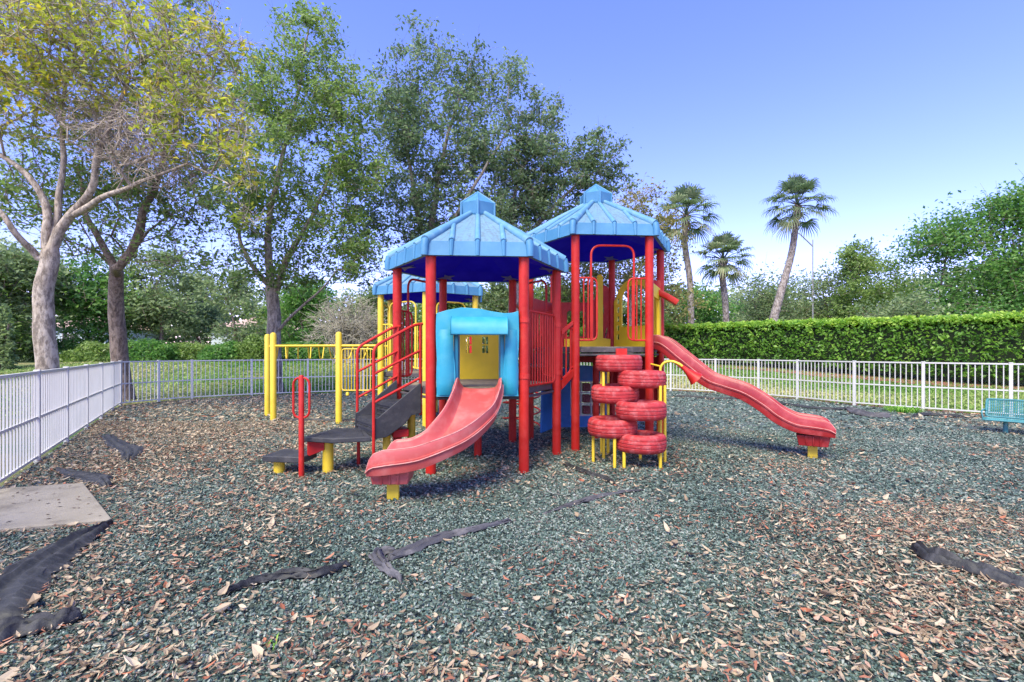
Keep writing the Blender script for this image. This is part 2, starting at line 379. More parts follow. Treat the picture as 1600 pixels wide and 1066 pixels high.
def chips(n, y0, y1, ln, wd, name, mat, power=1.0, tilt=.5):
    x, y = sample_ground(n, y0, y1, power); n = len(x)
    a = RNG.random(n)*6.283; el_ = (RNG.random(n)-.5)*tilt*2
    l = ln*(.5+RNG.random(n)); w_ = wd*(.5+RNG.random(n)); h = w_*(.4+.5*RNG.random(n))
    z = .012+RNG.random(n)*.018
    ax = np.stack([np.cos(a)*np.cos(el_), np.sin(a)*np.cos(el_), np.sin(el_)], 1)
    bx = np.stack([-np.sin(a), np.cos(a), (RNG.random(n)-.5)*.8], 1); cx = np.cross(ax, bx)
    c = np.stack([x, y, z], 1)[:, None]
    loc = np.array([(-1,-.6,-1), (1,-1,-1), (.8,1,-1), (-1,.7,-1), (-.6,-.5,1), (.7,-.6,.8), (.6,.6,1), (-.7,.5,.8)])
    jit = 1+(RNG.random((n, 8, 1))-.5)*.5
    V = c+(ax[:, None]*(loc[None,:,0:1]*l[:,None,None]/2)+bx[:, None]*(loc[None,:,1:2]*w_[:,None,None]/2)+cx[:, None]*(loc[None,:,2:3]*h[:,None,None]/2))*jit
    r = np.clip(RNG.random(n)+.22*patch(x, y, .7, 5)+.15*patch(x, y, 2.3, 8), 0, 1)
    return fast_quads(name, V.reshape(-1, 3), 8, [(4,5,6,7), (0,1,5,4), (1,2,6,5), (2,3,7,6), (3,0,4,7)], {'rnd': r}, mat)
M['chip'] = leafmat('rubber_chips', [(0,(.010,.015,.013)), (.25,(.030,.045,.038)), (.5,(.075,.128,.108)), (.8,(.17,.22,.185)), (.95,(.34,.37,.32)), (1,(.14,.12,.105))], .6, 0)
M['dryleaf'] = leafmat('dry_leaves', [(0,(.09,.06,.04)), (.2,(.23,.165,.11)), (.55,(.40,.31,.21)), (.91,(.55,.46,.33)), (.935,(.26,.09,.05)), (.97,(.40,.15,.08)), (1,(.46,.34,.26))], .7, .15)
tag(chips(105000, 1.7, 4.6, .021, .0095, 'rubber_chips', M['chip']), 'dark green shredded rubber chips loose in the foreground', 'rubber mulch', kind='stuff')
tag(chips(100000, 4.6, 9.0, .030, .013, 'rubber_chips', M['chip']), 'dark green shredded rubber chips around the play structure', 'rubber mulch', kind='stuff')
tag(chips(45000, 9.0, 18.5, .06, .025, 'rubber_chips', M['chip'], tilt=.3), 'dark green shredded rubber chips in the far half of the yard', 'rubber mulch', kind='stuff')
def litter(n, y0, y1, size, name, power=1.0, floor=0.0):
    x, y = sample_ground(n, y0, y1, power)
    d = 1.15*leaf_mask(x, np.maximum(y, .5)) + .5*patch(x, y, .9, 3)*.6 + .35*patch(x, y, 3.1, 9)*.6
    k = RNG.random(len(x)) < np.clip(d, floor, 1); x, y, d = x[k], y[k], d[k]; n = len(x)
    a = RNG.random(n)*6.283; l = size*(.30+RNG.random(n)**2.2*1.25); w_ = l*(.12+.42*RNG.random(n)**1.3); tz = (RNG.random(n)-.5)*.9; rx = (RNG.random(n)-.5)*1.2
    ax = np.stack([np.cos(a)*np.cos(tz), np.sin(a)*np.cos(tz), np.sin(tz)], 1)
    bx = np.stack([-np.sin(a)*np.cos(rx), np.cos(a)*np.cos(rx), np.sin(rx)], 1)
    up = np.cross(ax, bx); curl = (RNG.random(n)*.5)*l
    c = np.stack([x, y, .028+RNG.random(n)*.022], 1)
    def pt(u, v, wz): return c+ax*(u*l)[:,None]+bx*(v*w_)[:,None]+up*(wz*curl)[:,None]
    o = np.ones(n)
    V = np.stack([pt(-.5*o, 0*o, .5*o), pt(-.15*o, -.5*o, .35*o), pt(-.1*o, 0*o, 0*o), pt(-.2*o, .5*o, .35*o), pt(.25*o, -.38*o, .45*o), pt(.2*o, .4*o, .4*o), pt(.55*o, 0*o, .8*o)], 1)
    r = np.clip(RNG.random(n), 0, 1)
    return fast_quads(name, V.reshape(-1,3), 7, [(0,1,2,3), (2,1,4,6), (3,2,6,5)], {'rnd': r}, M['dryleaf'])
tag(litter(85000, 1.7, 4.6, .040, 'dry_leaves'), 'tan and reddish dry leaves and bark bits scattered in the foreground', 'leaf litter', kind='stuff')
tag(litter(140000, 4.6, 10, .052, 'dry_leaves'), 'tan dry leaves scattered round the play structure', 'leaf litter', kind='stuff')
tag(litter(75000, 10, 18.5, .085, 'dry_leaves'), 'brown dry leaves drifted along the far fence', 'leaf litter', kind='stuff')
tag(litter(2600, 1.7, 5.5, .085, 'dry_leaves', floor=.12), 'scattered larger curled tan leaves in the foreground', 'leaf litter', kind='stuff')
M['shred'] = leafmat('red_bark_shreds', [(0,(.09,.035,.02)), (.5,(.22,.09,.055)), (.8,(.38,.15,.09)), (1,(.46,.28,.19))], .8, 0)
def shreds(n, y0, y1, ln, wd):
    x, y = sample_ground(n, y0, y1); d = .10+.55*leaf_mask(x, y)+.9*patch(x, y, 1.1, 21); k = RNG.random(len(x)) < np.clip(d, 0, .8)
    x, y = x[k], y[k]; n = len(x); a = RNG.random(n)*6.283; l = ln*(.4+RNG.random(n)**1.5*1.2); w_ = wd*(.5+RNG.random(n)); t = (RNG.random(n)-.5)*.7; bend = (RNG.random(n)-.5)*l*.4
    ax = np.stack([np.cos(a)*np.cos(t), np.sin(a)*np.cos(t), np.sin(t)], 1); bx = np.stack([-np.sin(a), np.cos(a), (RNG.random(n)-.5)], 1); c = np.stack([x, y, .034+RNG.random(n)*.018], 1)
    V = np.stack([c-ax*(l/2)[:,None]-bx*(w_*.3)[:,None], c+bx*(bend-w_*.5)[:,None], c+ax*(l/2)[:,None]-bx*(w_*.2)[:,None], c+ax*(l/2)[:,None]+bx*(w_*.2)[:,None], c+bx*(bend+w_*.5)[:,None]+np.array([0,0,.004]), c-ax*(l/2)[:,None]+bx*(w_*.3)[:,None]], 1)
    return fast_quads('bark_shreds', V.reshape(-1,3), 6, [(0,1,4,5), (1,2,3,4)], {'rnd': RNG.random(n)}, M['shred'])
tag(shreds(30000, 1.7, 7.5, .042, .009), 'thin reddish bark shreds mixed into the foreground mulch', 'bark mulch', kind='stuff')
# grass blades beyond the fence
def grass(n, name, label, xr, yr, h, mat):
    x = xr[0]+(xr[1]-xr[0])*RNG.random(n); y = yr[0]+(yr[1]-yr[0])*RNG.random(n)
    poly = FENCE+[(60,7.9),(60,100),(-60,100),(-60,1)]; ins = np.zeros(n, bool); j = len(poly)-1
    for i in range(len(poly)):
        xi, yi = poly[i]; xj, yj = poly[j]; c = ((yi > y) != (yj > y)) & (x < (xj-xi)*(y-yi)/(yj-yi+1e-12)+xi); ins ^= c; j = i
    x, y = x[ins], y[ins]; n = len(x); a = RNG.random(n)*6.283; hh = h*(.5+RNG.random(n)); ww = .03+.02*RNG.random(n)
    z = terrain(x, y); dx, dy = np.cos(a), np.sin(a); lean = (RNG.random((n,2))-.5)*h*1.2
    V = np.stack([np.stack([x-dx*ww, y-dy*ww, z], 1), np.stack([x+dx*ww, y+dy*ww, z], 1), np.stack([x+dx*ww*.6+lean[:,0], y+dy*ww*.6+lean[:,1], z+hh*.8], 1), np.stack([x-dx*ww*.4+lean[:,0]*1.3, y-dy*ww*.4+lean[:,1]*1.3, z+hh], 1)], 1)
    pat = np.clip(.5+patch(x, y, .13, 2)*1.0, 0, 1)
    r = np.clip(.25*RNG.random(n)+.75*pat, 0, 1)
    return tag(fast_quads(name, V.reshape(-1,3), 4, [(0,1,2,3)], {'rnd': r}, mat), label, 'grass', kind='stuff')
M['grass'] = leafmat('grass_blades', [(0,(.05,.14,.02)), (.3,(.12,.25,.04)), (.55,(.26,.35,.10)), (.8,(.46,.43,.19)), (1,(.52,.45,.25))], .7, .25)
grass(60000, 'grass', 'short patchy green and straw lawn beyond the left and back fence', (-26, 4), (11, 34), .05, M['grass'])
grass(50000, 'grass', 'short green lawn between the right fence and the hedge', (4, 24), (9, 27), .05, M['grass'])

LM_W = leafmat('weed_leaves', [(0,(.06,.18,.02)), (.6,(.18,.40,.05)), (1,(.35,.55,.10))], .5, .4)
# concrete slab
mb = MB(); mb.prism([(-4.74,5.24), (-3.46,4.10), (-6.3,3.2), (-7.6,4.35)][::-1], -.05, .055)
tag(mb.build('concrete_pad', M['concrete'], bevel=.01), 'pale grey concrete pad at the foot of the left fence', 'concrete pad')

# a few leaf fragments lying on the pad
k_ = 70; px_ = RNG.uniform(-5.2,-3.6,k_); py_ = RNG.uniform(3.75,5.2,k_); okk = (px_ < -3.55-(py_-4.15)*1.1)
cc_ = np.stack([px_, py_, np.full(k_, .059)], 1)[okk]; nn_ = len(cc_)
M['darkleaf'] = leafmat('dark_leaf_bits', [(0,(.04,.03,.025)), (1,(.16,.10,.07))], .8, 0)
aa_ = RNG.random(nn_)*6.28; a1_ = np.stack([np.cos(aa_), np.sin(aa_), np.full(nn_,.12)], 1)*(.012+.016*RNG.random(nn_))[:,None]; b1_ = np.stack([-np.sin(aa_), np.cos(aa_), np.full(nn_,.1)], 1)*.009
tag(fast_quads('pad_leaf_bits', np.stack([cc_-a1_, cc_+b1_, cc_+a1_, cc_-b1_], 1).reshape(-1,3), 4, [(0,1,2,3)], {'rnd': RNG.random(nn_)}, M['darkleaf']), 'dark leaf fragments lying on the concrete pad', 'leaf litter', kind='stuff')
# ------------------------------------------------------------------ fence
fence = thing('picket_fence', 'long white metal picket fence curving round the playground', 'fence', (0, 12, 0))
postmesh = None
for i, (x, y) in enumerate(FENCE):
    if postmesh is None:
        mb = MB(); mb.box((x, y, .62), (.062, .062, 1.24)); mb.box((x, y, 1.25), (.07, .07, .02))
        postmesh = mb.build('fence_post', M['white'], fence, bevel=.004)
        pm = postmesh
    else: pm = dup(postmesh, (x, y, 0), fence)
    a = FENCE[max(i-1,0)]; b = FENCE[min(i+1, len(FENCE)-1)]; pm.rotation_euler.z = math.atan2(b[1]-a[1], b[0]-a[0])
for i in range(len(FENCE)-1):
    a, b = Vector((*FENCE[i], 0)), Vector((*FENCE[i+1], 0)); d = b-a; ln = d.length; u = d/ln; ang = math.atan2(d.y, d.x)
    mb = MB(); c = (a+b)/2
    for z, hh, ww in ((1.225,.035,.045), (.62,.032,.026), (.095,.032,.026)): mb.box((c.x, c.y, z), (ln-.066, ww, hh), ang)
    n = int(ln/.115)
    for k in range(1, n):
        p = a+u*(ln*k/n)
        for z0, z1 in ((.112,.603), (.637,1.207)): mb.box((p.x, p.y, (z0+z1)/2), (.018, .018, z1-z0), ang)
    mb.build('fence_panel', M['white'], fence, smooth_a=0)

# ------------------------------------------------------------------ play structure
PS = thing('play_structure', 'red, yellow and blue playground climbing structure with three roofed towers', 'play structure', (.2, 7.6, 0))
TH_A, TH_B, TH_C = 4.0, 4.5, 34.5
CA, CB, CC = Vector((-.49, 6.80, 0)), Vector((1.443, 8.144, 0)), Vector((-1.81, 10.57, 0))
RR = 1.14
def hexc(c, th, r=RR): return [c+Vector((r*math.cos(R_(th+60*k)), r*math.sin(R_(th+60*k)), 0)) for k in range(6)]
A, B, C = hexc(CA, TH_A), hexc(CB, TH_B), hexc(CC, TH_C)
ZA, ZB, ZC = 1.05, 1.575, 1.07
EA, EB, EC = 2.66, 3.245, 2.69
def post(p, top, mat, r=.0635):
    mb = MB(); mb.tube([(p.x,p.y,-.05), (p.x,p.y,top)], r, 20)
    for k in range(4):   # faint clamp ribs
        pass
    return mb.build('post', mat, PS, smooth_a=35)
def post_set(cs, top, mat):
    first = post(cs[0], top, mat)
    for p in cs[1:]: dup(first, (p.x, p.y, -.05), PS)
post_set(A, EA+.03, M['red']); post_set(B, EB+.03, M['red']); post_set(C, EC+.03, M['yellow'])

def roof(c, th, z0):
    R = 1.27; cs = hexc(c, th, R); cs1 = hexc(c, th, R*.985); tp = hexc(c, th, .15); zt = z0+.175; zc = z0+.80
    up = lambda p, z: Vector((p.x, p.y, z))
    mb = MB(); mr = MB()
    for k in range(6):
        a, b, a2, b2 = cs1[k], cs1[(k+1)%6], tp[k], tp[(k+1)%6]
        mb.add([up(a,zt), up(b,zt), up(b2,zc), up(a2,zc)], [(0,1,2,3)])
        mr.tube([up(a2,zc+.008), up(a2.lerp(a,.5),(zc+zt)/2+.012), up(a,zt+.006)], [.034,.05,.06], 12)
        e = (b-a); L = e.length; mid = (a+b)/2; tm = (a2+b2)/2
        nrm = Vector((tm.x-mid.x, tm.y-mid.y, 0)); slope = (zc-zt)/nrm.length; n2 = nrm.normalized()
        for t in (.25,.5,.75):
            s = a.lerp(b, t); hmax = nrm.length if t == .5 else nrm.length*.55
            if t == .5: hmax *= .97
            q = s+n2*hmax
            mr.tube([up(s,zt+.006), up(q, zt+slope*hmax+.006)], [.038,.030], 8)
    rf = mb.build('roof', M['roof'], PS, smooth_a=35, origin=(c.x,c.y,zt)); mr.build('roof_rib', M['roof_rib'], rf, smooth_a=50)
    mb = MB(); ci = hexc(c, th, R*.955)
    for k in range(6):
        a, b, a1, b1, ai, bi = cs[k], cs[(k+1)%6], cs1[k], cs1[(k+1)%6], ci[k], ci[(k+1)%6]
        mb.add([up(a,z0), up(b,z0), up(b1,zt), up(a1,zt), up(ai,z0), up(bi,z0), up(bi,zt-.03), up(ai,zt-.03)], [(0,1,2,3), (4,5,1,0), (4,7,6,5)])
        mb.tube([up(a,z0-.004), up(a,z0+.1), up(a1,zt+.01), up(a1,zt+.035)], [.045,.05,.05,.02], 12)
        for t in (.25,.5,.75):
            p, p1 = a.lerp(b,t), a1.lerp(b1,t)
            mb.tube([up(p,z0-.002), up(p1,zt+.004), up(p1,zt+.02)], [.022,.03,.012], 8)
    mb.build('roof_edge', M['fascia'], rf, smooth_a=35)
    mb = MB()
    r0, r1, r2 = hexc(c, th, R*.955), hexc(c, th, R*.62), hexc(c, th, R*.2)
    for k in range(6):
        j = (k+1)%6
        mb.add([up(r0[k],z0+.008), up(r0[j],z0+.008), up(r1[j],z0+.11), up(r1[k],z0+.11)], [(0,1,2,3)])
        mb.add([up(r1[k],z0+.11), up(r1[j],z0+.11), up(r2[j],z0+.30), up(r2[k],z0+.30)], [(0,1,2,3)])
    mb.add([up(p,z0+.30) for p in r2], [tuple(range(6))])
    mb.build('ceiling', M['ceiling'], rf, smooth_a=0)
    for k in range(6):   # moulded stars near each post
        d = (r0[k]-c).normalized(); p = c+d*R*.80
        zz = z0+.008+(.955-.80)/(.955-.62)*.102*.87
        # tilt follows the ceiling along the radius
        sl_ = -.102/((.955-.62)*R); poly = []
        for q in range(10):
            an = math.pi*q/5+R_(60*k+th); rr = .15 if q % 2 == 0 else .058
            x = p.x+rr*math.cos(an); y = p.y+rr*math.sin(an); rad = (Vector((x,y,0))-c).dot(d)-R*.80
            side = abs((Vector((x,y,0))-c).cross(d).z)
            poly.append((x, y, zz+rad*sl_-.004-side*.12))
        m2 = MB(); m2.slab(poly, (0,0,-1), .008); m2.build('star', M['star'], rf, smooth_a=0)
    # cupola
    u0, u1 = hexc(c, th+30, .245), hexc(c, th+30, .27); zb, zz = z0+.72, z0+.935
    mb = MB(); n = 6
    rings = [(hexc(c, th+30, .20), zb-.03), (u0, zb+.05), (u1, zz-.01), (hexc(c, th+30, .272), zz), (hexc(c, th+30, .255), zz+.012)]
    vs = [up(p, z) for r, z in rings for p in r]
    fs = [(i*6+k, i*6+(k+1)%6, (i+1)*6+(k+1)%6, (i+1)*6+k) for i in range(4) for k in range(6)]
    vs.append(Vector((c.x,c.y,z0+1.135))); fs += [(24+k, 24+(k+1)%6, 30) for k in range(6)]
    mb.add(vs, fs)
    for k in range(6): mb.tube([up(u1[k], zb+.02), up(u1[k], zz), Vector((c.x,c.y,z0+1.135))], [.016,.018,.012], 6)
    mb.build('cupola', M['fascia'], rf, smooth_a=0)
    return rf
roof(CA, TH_A, EA); roof(CB, TH_B, EB); roof(CC, TH_C, EC)

def deck(c, th, z, mat=None):
    cs = hexc(c, th, 1.10); poly = []
    for k in range(6):
        a = cs[k]; p0 = a.lerp(cs[k-1], .09); p1 = a.lerp(cs[(k+1)%6], .09); poly += [p0, p1]
    mb = MB(); mb.prism([(p.x,p.y) for p in poly], z-.085, z); d = mb.build('deck', M['deck'], PS, bevel=.01)
    top = [c+(p-c)*.965 for p in poly]; mb = MB(); mb.prism([(p.x,p.y) for p in top], z+.001, z+.006)
    mb.build('deck_surface', M['deck_tan'], d, smooth_a=0)
    mb = MB()   # frame under the deck edge
    for k in range(6):
        a, b = cs[k], cs[(k+1)%6]; mb.tube([(a.x,a.y,z-.12), (b.x,b.y,z-.12)], .018, 6)
    mb.build('deck_frame', M['deck'], d)
    return d
deck(CA, TH_A, ZA); deck(CB, TH_B, ZB); deck(CC, TH_C, ZC, M['yellow'])
Zv = lambda p, z: Vector((p[0], p[1], z))
def outn(a, b, c):
    n = Vector((b.y-a.y, a.x-b.x, 0)).normalized()
    return n if n.dot((a+b)/2-c) > 0 else -n
def bar_panel(p0, p1, z0, z1, mat, nb=9, r=.013, rad=.1, name='railing_panel', inset=.085, clamps=True):
    u = (p1-p0).normalized(); a, b = p0+u*inset, p1-u*inset
    mb = MB(); fr = rounded([Zv(a,z0), Zv(b,z0), Zv(b,z1), Zv(a,z1)], rad); mb.tube(fr, r*1.15, 8, closed=True)
    for k in range(1, nb+1):
        q = a.lerp(b, k/(nb+1)); mb.tube([Zv(q,z0), Zv(q,z1)], r*.8, 6)
    o = mb.build(name, mat, PS)
    if clamps:
        for p, q in ((p0,a), (p1,b)):
            for z in (z0+.13, z1-.13):
                mc = MB(); mc.tube([Zv(p,z-.03), Zv(p,z+.03)], .072, 16); mc.tube([Zv(p,z), Zv(q,z)], .022, 8); mc.build('clamp', mat, o)
    return o
def entry_arch(p0, p1, zd, mat, nb=3, zt=1.04, hoop=1.53, w=.33):
    """two short railings either side of an opening, and a hoop over it"""
    u = (p1-p0).normalized(); L = (p1-p0).length
    mb = MB(); z0, z1 = zd+.1, zd+zt; r = .014
    for s in (0, 1):
        a = p0+u*.06 if s == 0 else p1-u*.06; b = p0+u*w if s == 0 else p1-u*w
        mb.tube(rounded([Zv(a,z0), Zv(b,z0), Zv(b,z1), Zv(a,z1)], .1, closed=False), r, 8)
        for k in range(1, nb+1): q = a.lerp(b, k/(nb+1)); mb.tube([Zv(q,z0), Zv(q,z1)], r*.75, 6)
    o = mb.build('entry_railing', mat, PS)
    a, b = p0+u*(w-.09), p1-u*(w-.09); mb = MB()
    mb.tube(rounded([Zv(a,z0), Zv(a,zd+hoop), Zv(b,zd+hoop), Zv(b,z0)], .16, 7, closed=False), .017, 8)
    mb.build('hoop', mat, o); return o
# tower A sides
bar_panel(A[5], A[0], ZA+.02, ZA+.97, M['red'], 10)
entry_arch(A[2], A[3], ZA, M['red_dark']); entry_arch(A[0], A[1], ZA, M['red_dark'])
# tower B sides
entry_arch(B[4], B[5], ZB, M['red'], 3)
# tower C sides
for k in (2, 3, 4, 5): entry_arch(C[k], C[(k+1)%6], ZC, M['yellow'], 3, 1.0, 1.45)

def plate(p0, p1, outline, holes, th, mat, name, parent=PS, off=0, c=None, bevel=.006, smooth_a=30):
    """flat panel: outline/holes in (s,z) where s runs 0..L from p0 to p1; built with a curve fill"""
    u = (p1-p0).normalized(); n = Vector((u.y, -u.x, 0))
    cu = bpy.data.curves.new('tmp', 'CURVE'); cu.dimensions = '2D'; cu.fill_mode = 'BOTH'; cu.extrude = th/2
    for loop in [outline]+holes:
        sp = cu.splines.new('POLY'); sp.points.add(len(loop)-1); sp.use_cyclic_u = True
        for i, (s, z) in enumerate(loop): sp.points[i].co = (s, z, 0, 1)
    ob = bpy.data.objects.new('tmp', cu); me = bpy.data.meshes.new_from_object(ob)
    vs = np.array([list(v.co) for v in me.vertices]); fs = [tuple(p.vertices) for p in me.polygons]
    bpy.data.objects.remove(ob); bpy.data.curves.remove(cu); bpy.data.meshes.remove(me)
    W = np.array([list(p0+u*v[0]+n*(v[2]+off)+Vector((0,0,v[1]))) for v in vs])
    import bmesh
    o = mesh_obj(name, W, fs, mat, parent, smooth_a=0)
    bm = bmesh.new(); bm.from_mesh(o.data); bmesh.ops.remove_doubles(bm, verts=bm.verts, dist=1e-5); bmesh.ops.recalc_face_normals(bm, faces=bm.faces)
    bm.to_mesh(o.data); bm.free(); return o
def rect(x0, z0, x1, z1): return [(x0,z0), (x1,z0), (x1,z1), (x0,z1)]
def rrect(x0, z0, x1, z1, r, n=5):
    return [(p.x, p.y) for p in rounded([(x0,z0,0), (x1,z0,0), (x1,z1,0), (x0,z1,0)], r, n)]
L6 = (A[1]-A[2]).length
# yellow wall with two four-pane windows on the far side of tower A
def win(x, z): return [rect(x+i*.055, z+j*.145, x+i*.055+.042, z+j*.145+.125) for i in (0,1) for j in (0,1)]
plate(A[2], A[1], rrect(.09, ZA-.02, L6-.09, ZA+.93, .06), win(.37, ZA+.43)+win(.64, ZA+.43), .025, M['yellow_panel'], 'wall_panel')
# blue slide hood on the front of tower A
def slide_hood():
    p0, p1 = A[4], A[5]; u = (p1-p0).normalized(); n = outn(p0, p1, CA); L = (p1-p0).length
    a, b = .075, L-.075; zb = ZA-.09; zt = ZA+.97
    top = []
    for k in range(25):
        t = k/24; top.append((b+(a-b)*t, zt-.005+float(np.interp(1-t, [0,.12,.3,.5,.66,.83,.93,1], [-.05,-.012,.022,.012,-.02,-.045,-.038,-.015]))))
    il, ir = a+.21, b-.17
    def iw(z, s): return s*.018*math.sin((z-zb)*6.5)
    hole = [(il+iw(z,1), z) for z in np.linspace(zb-.0, ZA+.66, 14)]+[(ir+iw(z,-1), z) for z in np.linspace(ZA+.66, zb, 14)]
    outl = [(a+.0, zb)]+hole[:1]+hole[1:-1]+hole[-1:]+[(b, zb)]+[(b+.0-.008*math.sin((z-zb)*6), z) for z in np.linspace(zb+.1, zt-.15, 8)]+top+[(a+.008*math.sin((z-zb)*6), z) for z in np.linspace(zt-.15, zb+.1, 8)]
    outl2 = [(x, y) for x, y in outl]
    o = plate(p0, p1, outl2, [], .10, M['hood'], 'slide_hood', off=.03)
    bv = o.modifiers.new('bevel', 'BEVEL'); bv.width = .022; bv.segments = 3; bv.limit_method = 'ANGLE'; bv.angle_limit = R_(50)
    # inner tunnel cheeks
    for s, sg in ((il-.005, 1), (ir+.005, -1)):
        mb = MB()
        pts = [(.02, ZA-.02), (.02, ZA+.68), (-.30, ZA+.68), (-.30, ZA-.02)]
        q = [p0+u*(s)+n*d+Vector((0,0,z)) for d, z in pts]; q2 = [v+u*sg*.05-n*0 for v in q]
        q2[2] = q[2]+u*sg*.06; q2[3] = q[3]+u*sg*.06
        mb.add(q+q2, [(0,1,2,3), (7,6,5,4), (0,4,5,1), (1,5,6,2), (2,6,7,3), (3,7,4,0)])
        mb.build('hood_side', M['hood'], o, bevel=.01)
    # rolled canopy over the opening
    prof = [(.06,.86), (.10,.875), (.17,.85), (.235,.79), (.262,.72), (.26,.655), (.235,.645), (.225,.70), (.20,.76), (.14,.805), (.06,.80)]
    mb = MB(); m = len(prof); xs_ = [(il-.03, 1), (il+.0, .98), (il+.08, 1.0), ((il+ir)/2, 1.02), (ir-.08, 1), (ir, .98), (ir+.03, 1)]
    vs = []
    for s, sc in xs_:
        for d, z in prof: vs.append(p0+u*s+n*(.03+d*sc)+Vector((0,0,ZA+z)))
    fs = [(i*m+k, i*m+(k+1)%m, (i+1)*m+(k+1)%m, (i+1)*m+k) for i in range(len(xs_)-1) for k in range(m)]
    fs += [tuple(range(m)), tuple((len(xs_)-1)*m+k for k in range(m))[::-1]]
    mb.add(vs, fs); mb.build('hood_canopy', M['hood'], o, bevel=.008)
    # moulded columns either side
    for s0, s1, sg in ((a+.005, il-.0, 1), (ir, b-.005, -1)):
        mb = MB(); vs = []; zz = np.linspace(zb+.02, zt-.25, 12); cnt = 8
        for z in zz:
            w_ = (s1-s0)*(.5+.035*math.sin((z-zb)*6.5)); mid = (s0+s1)/2
            for k in range(cnt):
                t = k/(cnt-1); vs.append(p0+u*(mid-w_+2*w_*t)+n*(.075+.055*math.sin(math.pi*t)**.6*min(1,(z-zb)*8+.2)*min(1, (zt-.2-z)*6))+Vector((0,0,z)))
        mb.add(vs, [(i*cnt+k, i*cnt+k+1, (i+1)*cnt+k+1, (i+1)*cnt+k) for i in range(11) for k in range(cnt-1)])
        mb.build('hood_column', M['hood'], o, smooth_a=70)
slide_hood()

def slide_sec(w, h=.2, lip=.05):
    return [(-w+.045,.012), (-w*.5,0), (0,-.004), (w*.5,0), (w-.045,.012), (w-.015,.05), (w,h-.03), (w+.008,h-.008), (w+.02,h), (w+.035,h-.004), (w+.045,h-.025),
            (w+.045,h*.42), (w+.06,h*.40), (w+.06,h*.30), (w+.043,h*.27), (w+.04,.0), (w+.03,-.035), (w-.02,-.045), (-w+.02,-.045), (-w-.03,-.035), (-w-.04,0), (-w-.043,h*.27), (-w-.06,h*.30), (-w-.06,h*.40), (-w-.045,h*.42),
            (-w-.045,h-.025), (-w-.035,h-.004), (-w-.02,h), (-w-.008,h-.008), (-w,h-.03), (-w+.015,.05)]
def slide(path, w, hs, mat, sup, supmat):
    pts = bez(path, 8); m = len(pts)
    secs = []
    for i in range(m):
        t = i/(m-1); h = np.interp(t, [0,.08,.86,.93,.97,1], hs); secs.append(slide_sec(w, float(h)))
    mb = MB(); mb.sweep(pts, secs); o = mb.build('slide', mat, PS, smooth_a=38)
    for ix in (8, 12, 22, 26):      # sun-bleached, rubbed edges of the rims and lips
        ln = []
        for i, p in enumerate(pts):
            t = (pts[min(i+1, m-1)]-pts[max(i-1, 0)]).normalized(); rt = t.cross(Vector((0,0,1))).normalized(); up = rt.cross(t).normalized()
            cx, cy = slide_sec(w)[ix][0], secs[i][ix][1]; ln.append(p+rt*cx+up*cy)
        m2 = MB(); m2.tube(ln, .0055, 6); m2.build('worn_edge', M['worn'], o)
    x, y, z, ang, dx, dy = sup
    mb = MB()
    c0 = [(-dx,-dy), (dx,-dy), (dx,dy), (-dx,dy)]; m_ = [(math.cos(ang)*a-math.sin(ang)*b, math.sin(ang)*a+math.cos(ang)*b) for a, b in c0]
    vs = [(x+a, y+b, z+.15) for a, b in m_]+[(x+a*.86, y+b*.86, z) for a, b in m_]
    mb.add(vs, [(0,1,2,3), (7,6,5,4), (0,4,5,1), (1,5,6,2), (2,6,7,3), (3,7,4,0)])
    for s in (-.45, .0, .45):   # webs
        for sg in (-1, 1):
            q = (math.cos(ang)*dx*s-math.sin(ang)*dy*sg, math.sin(ang)*dx*s+math.cos(ang)*dy*sg)
            mb.tube([(x+q[0], y+q[1], z+.15), (x+q[0]*.88, y+q[1]*.88, z)], .014, 6)
    mb.build('slide_foot', mat, o, bevel=.008, smooth_a=30)
    mb = MB(); mb.box((x, y, (z-.06)/2+.03), (.12, .045, z+.06), ang); mb.build('slide_post', supmat, o, bevel=.006)
    return o
slide([(-.40,5.82,1.055), (-.40,5.66,1.045), (-.405,5.42,.93), (-.47,5.13,.745), (-.66,4.90,.55), (-.93,4.80,.41), (-1.20,4.79,.355), (-1.38,4.80,.34)], .235, [.10,.13,.21,.18,.12,.02], M['slide_pink'], (-1.2,4.78,.20,.02,.20,.17), M['yellow'])
bd = [(0,1.575), (.15,1.56), (.42,1.34), (.8,1.03), (1.07,.925), (1.32,.84), (1.56,.69), (1.75,.54), (1.98,.43), (2.25,.40), (2.45,.385)]
dB = Vector((.87,-.49,0)).normalized(); sB = Vector((2.30,7.73,0))
slide([(sB.x+dB.x*s, sB.y+dB.y*s, z) for s, z in bd], .22, [.17,.19,.19,.18,.15,.07], M['slide_red'], (4.22,6.65,.20,math.atan2(dB.y,dB.x),.20,.19), M['yellow'])

for c_, z_ in ((CA, ZA), (CB, ZB)):
    mb = MB(); mb.tube([(c_.x,c_.y,-.03), (c_.x,c_.y,z_-.09)], .055, 16); mb.build('post', M['red'], PS)
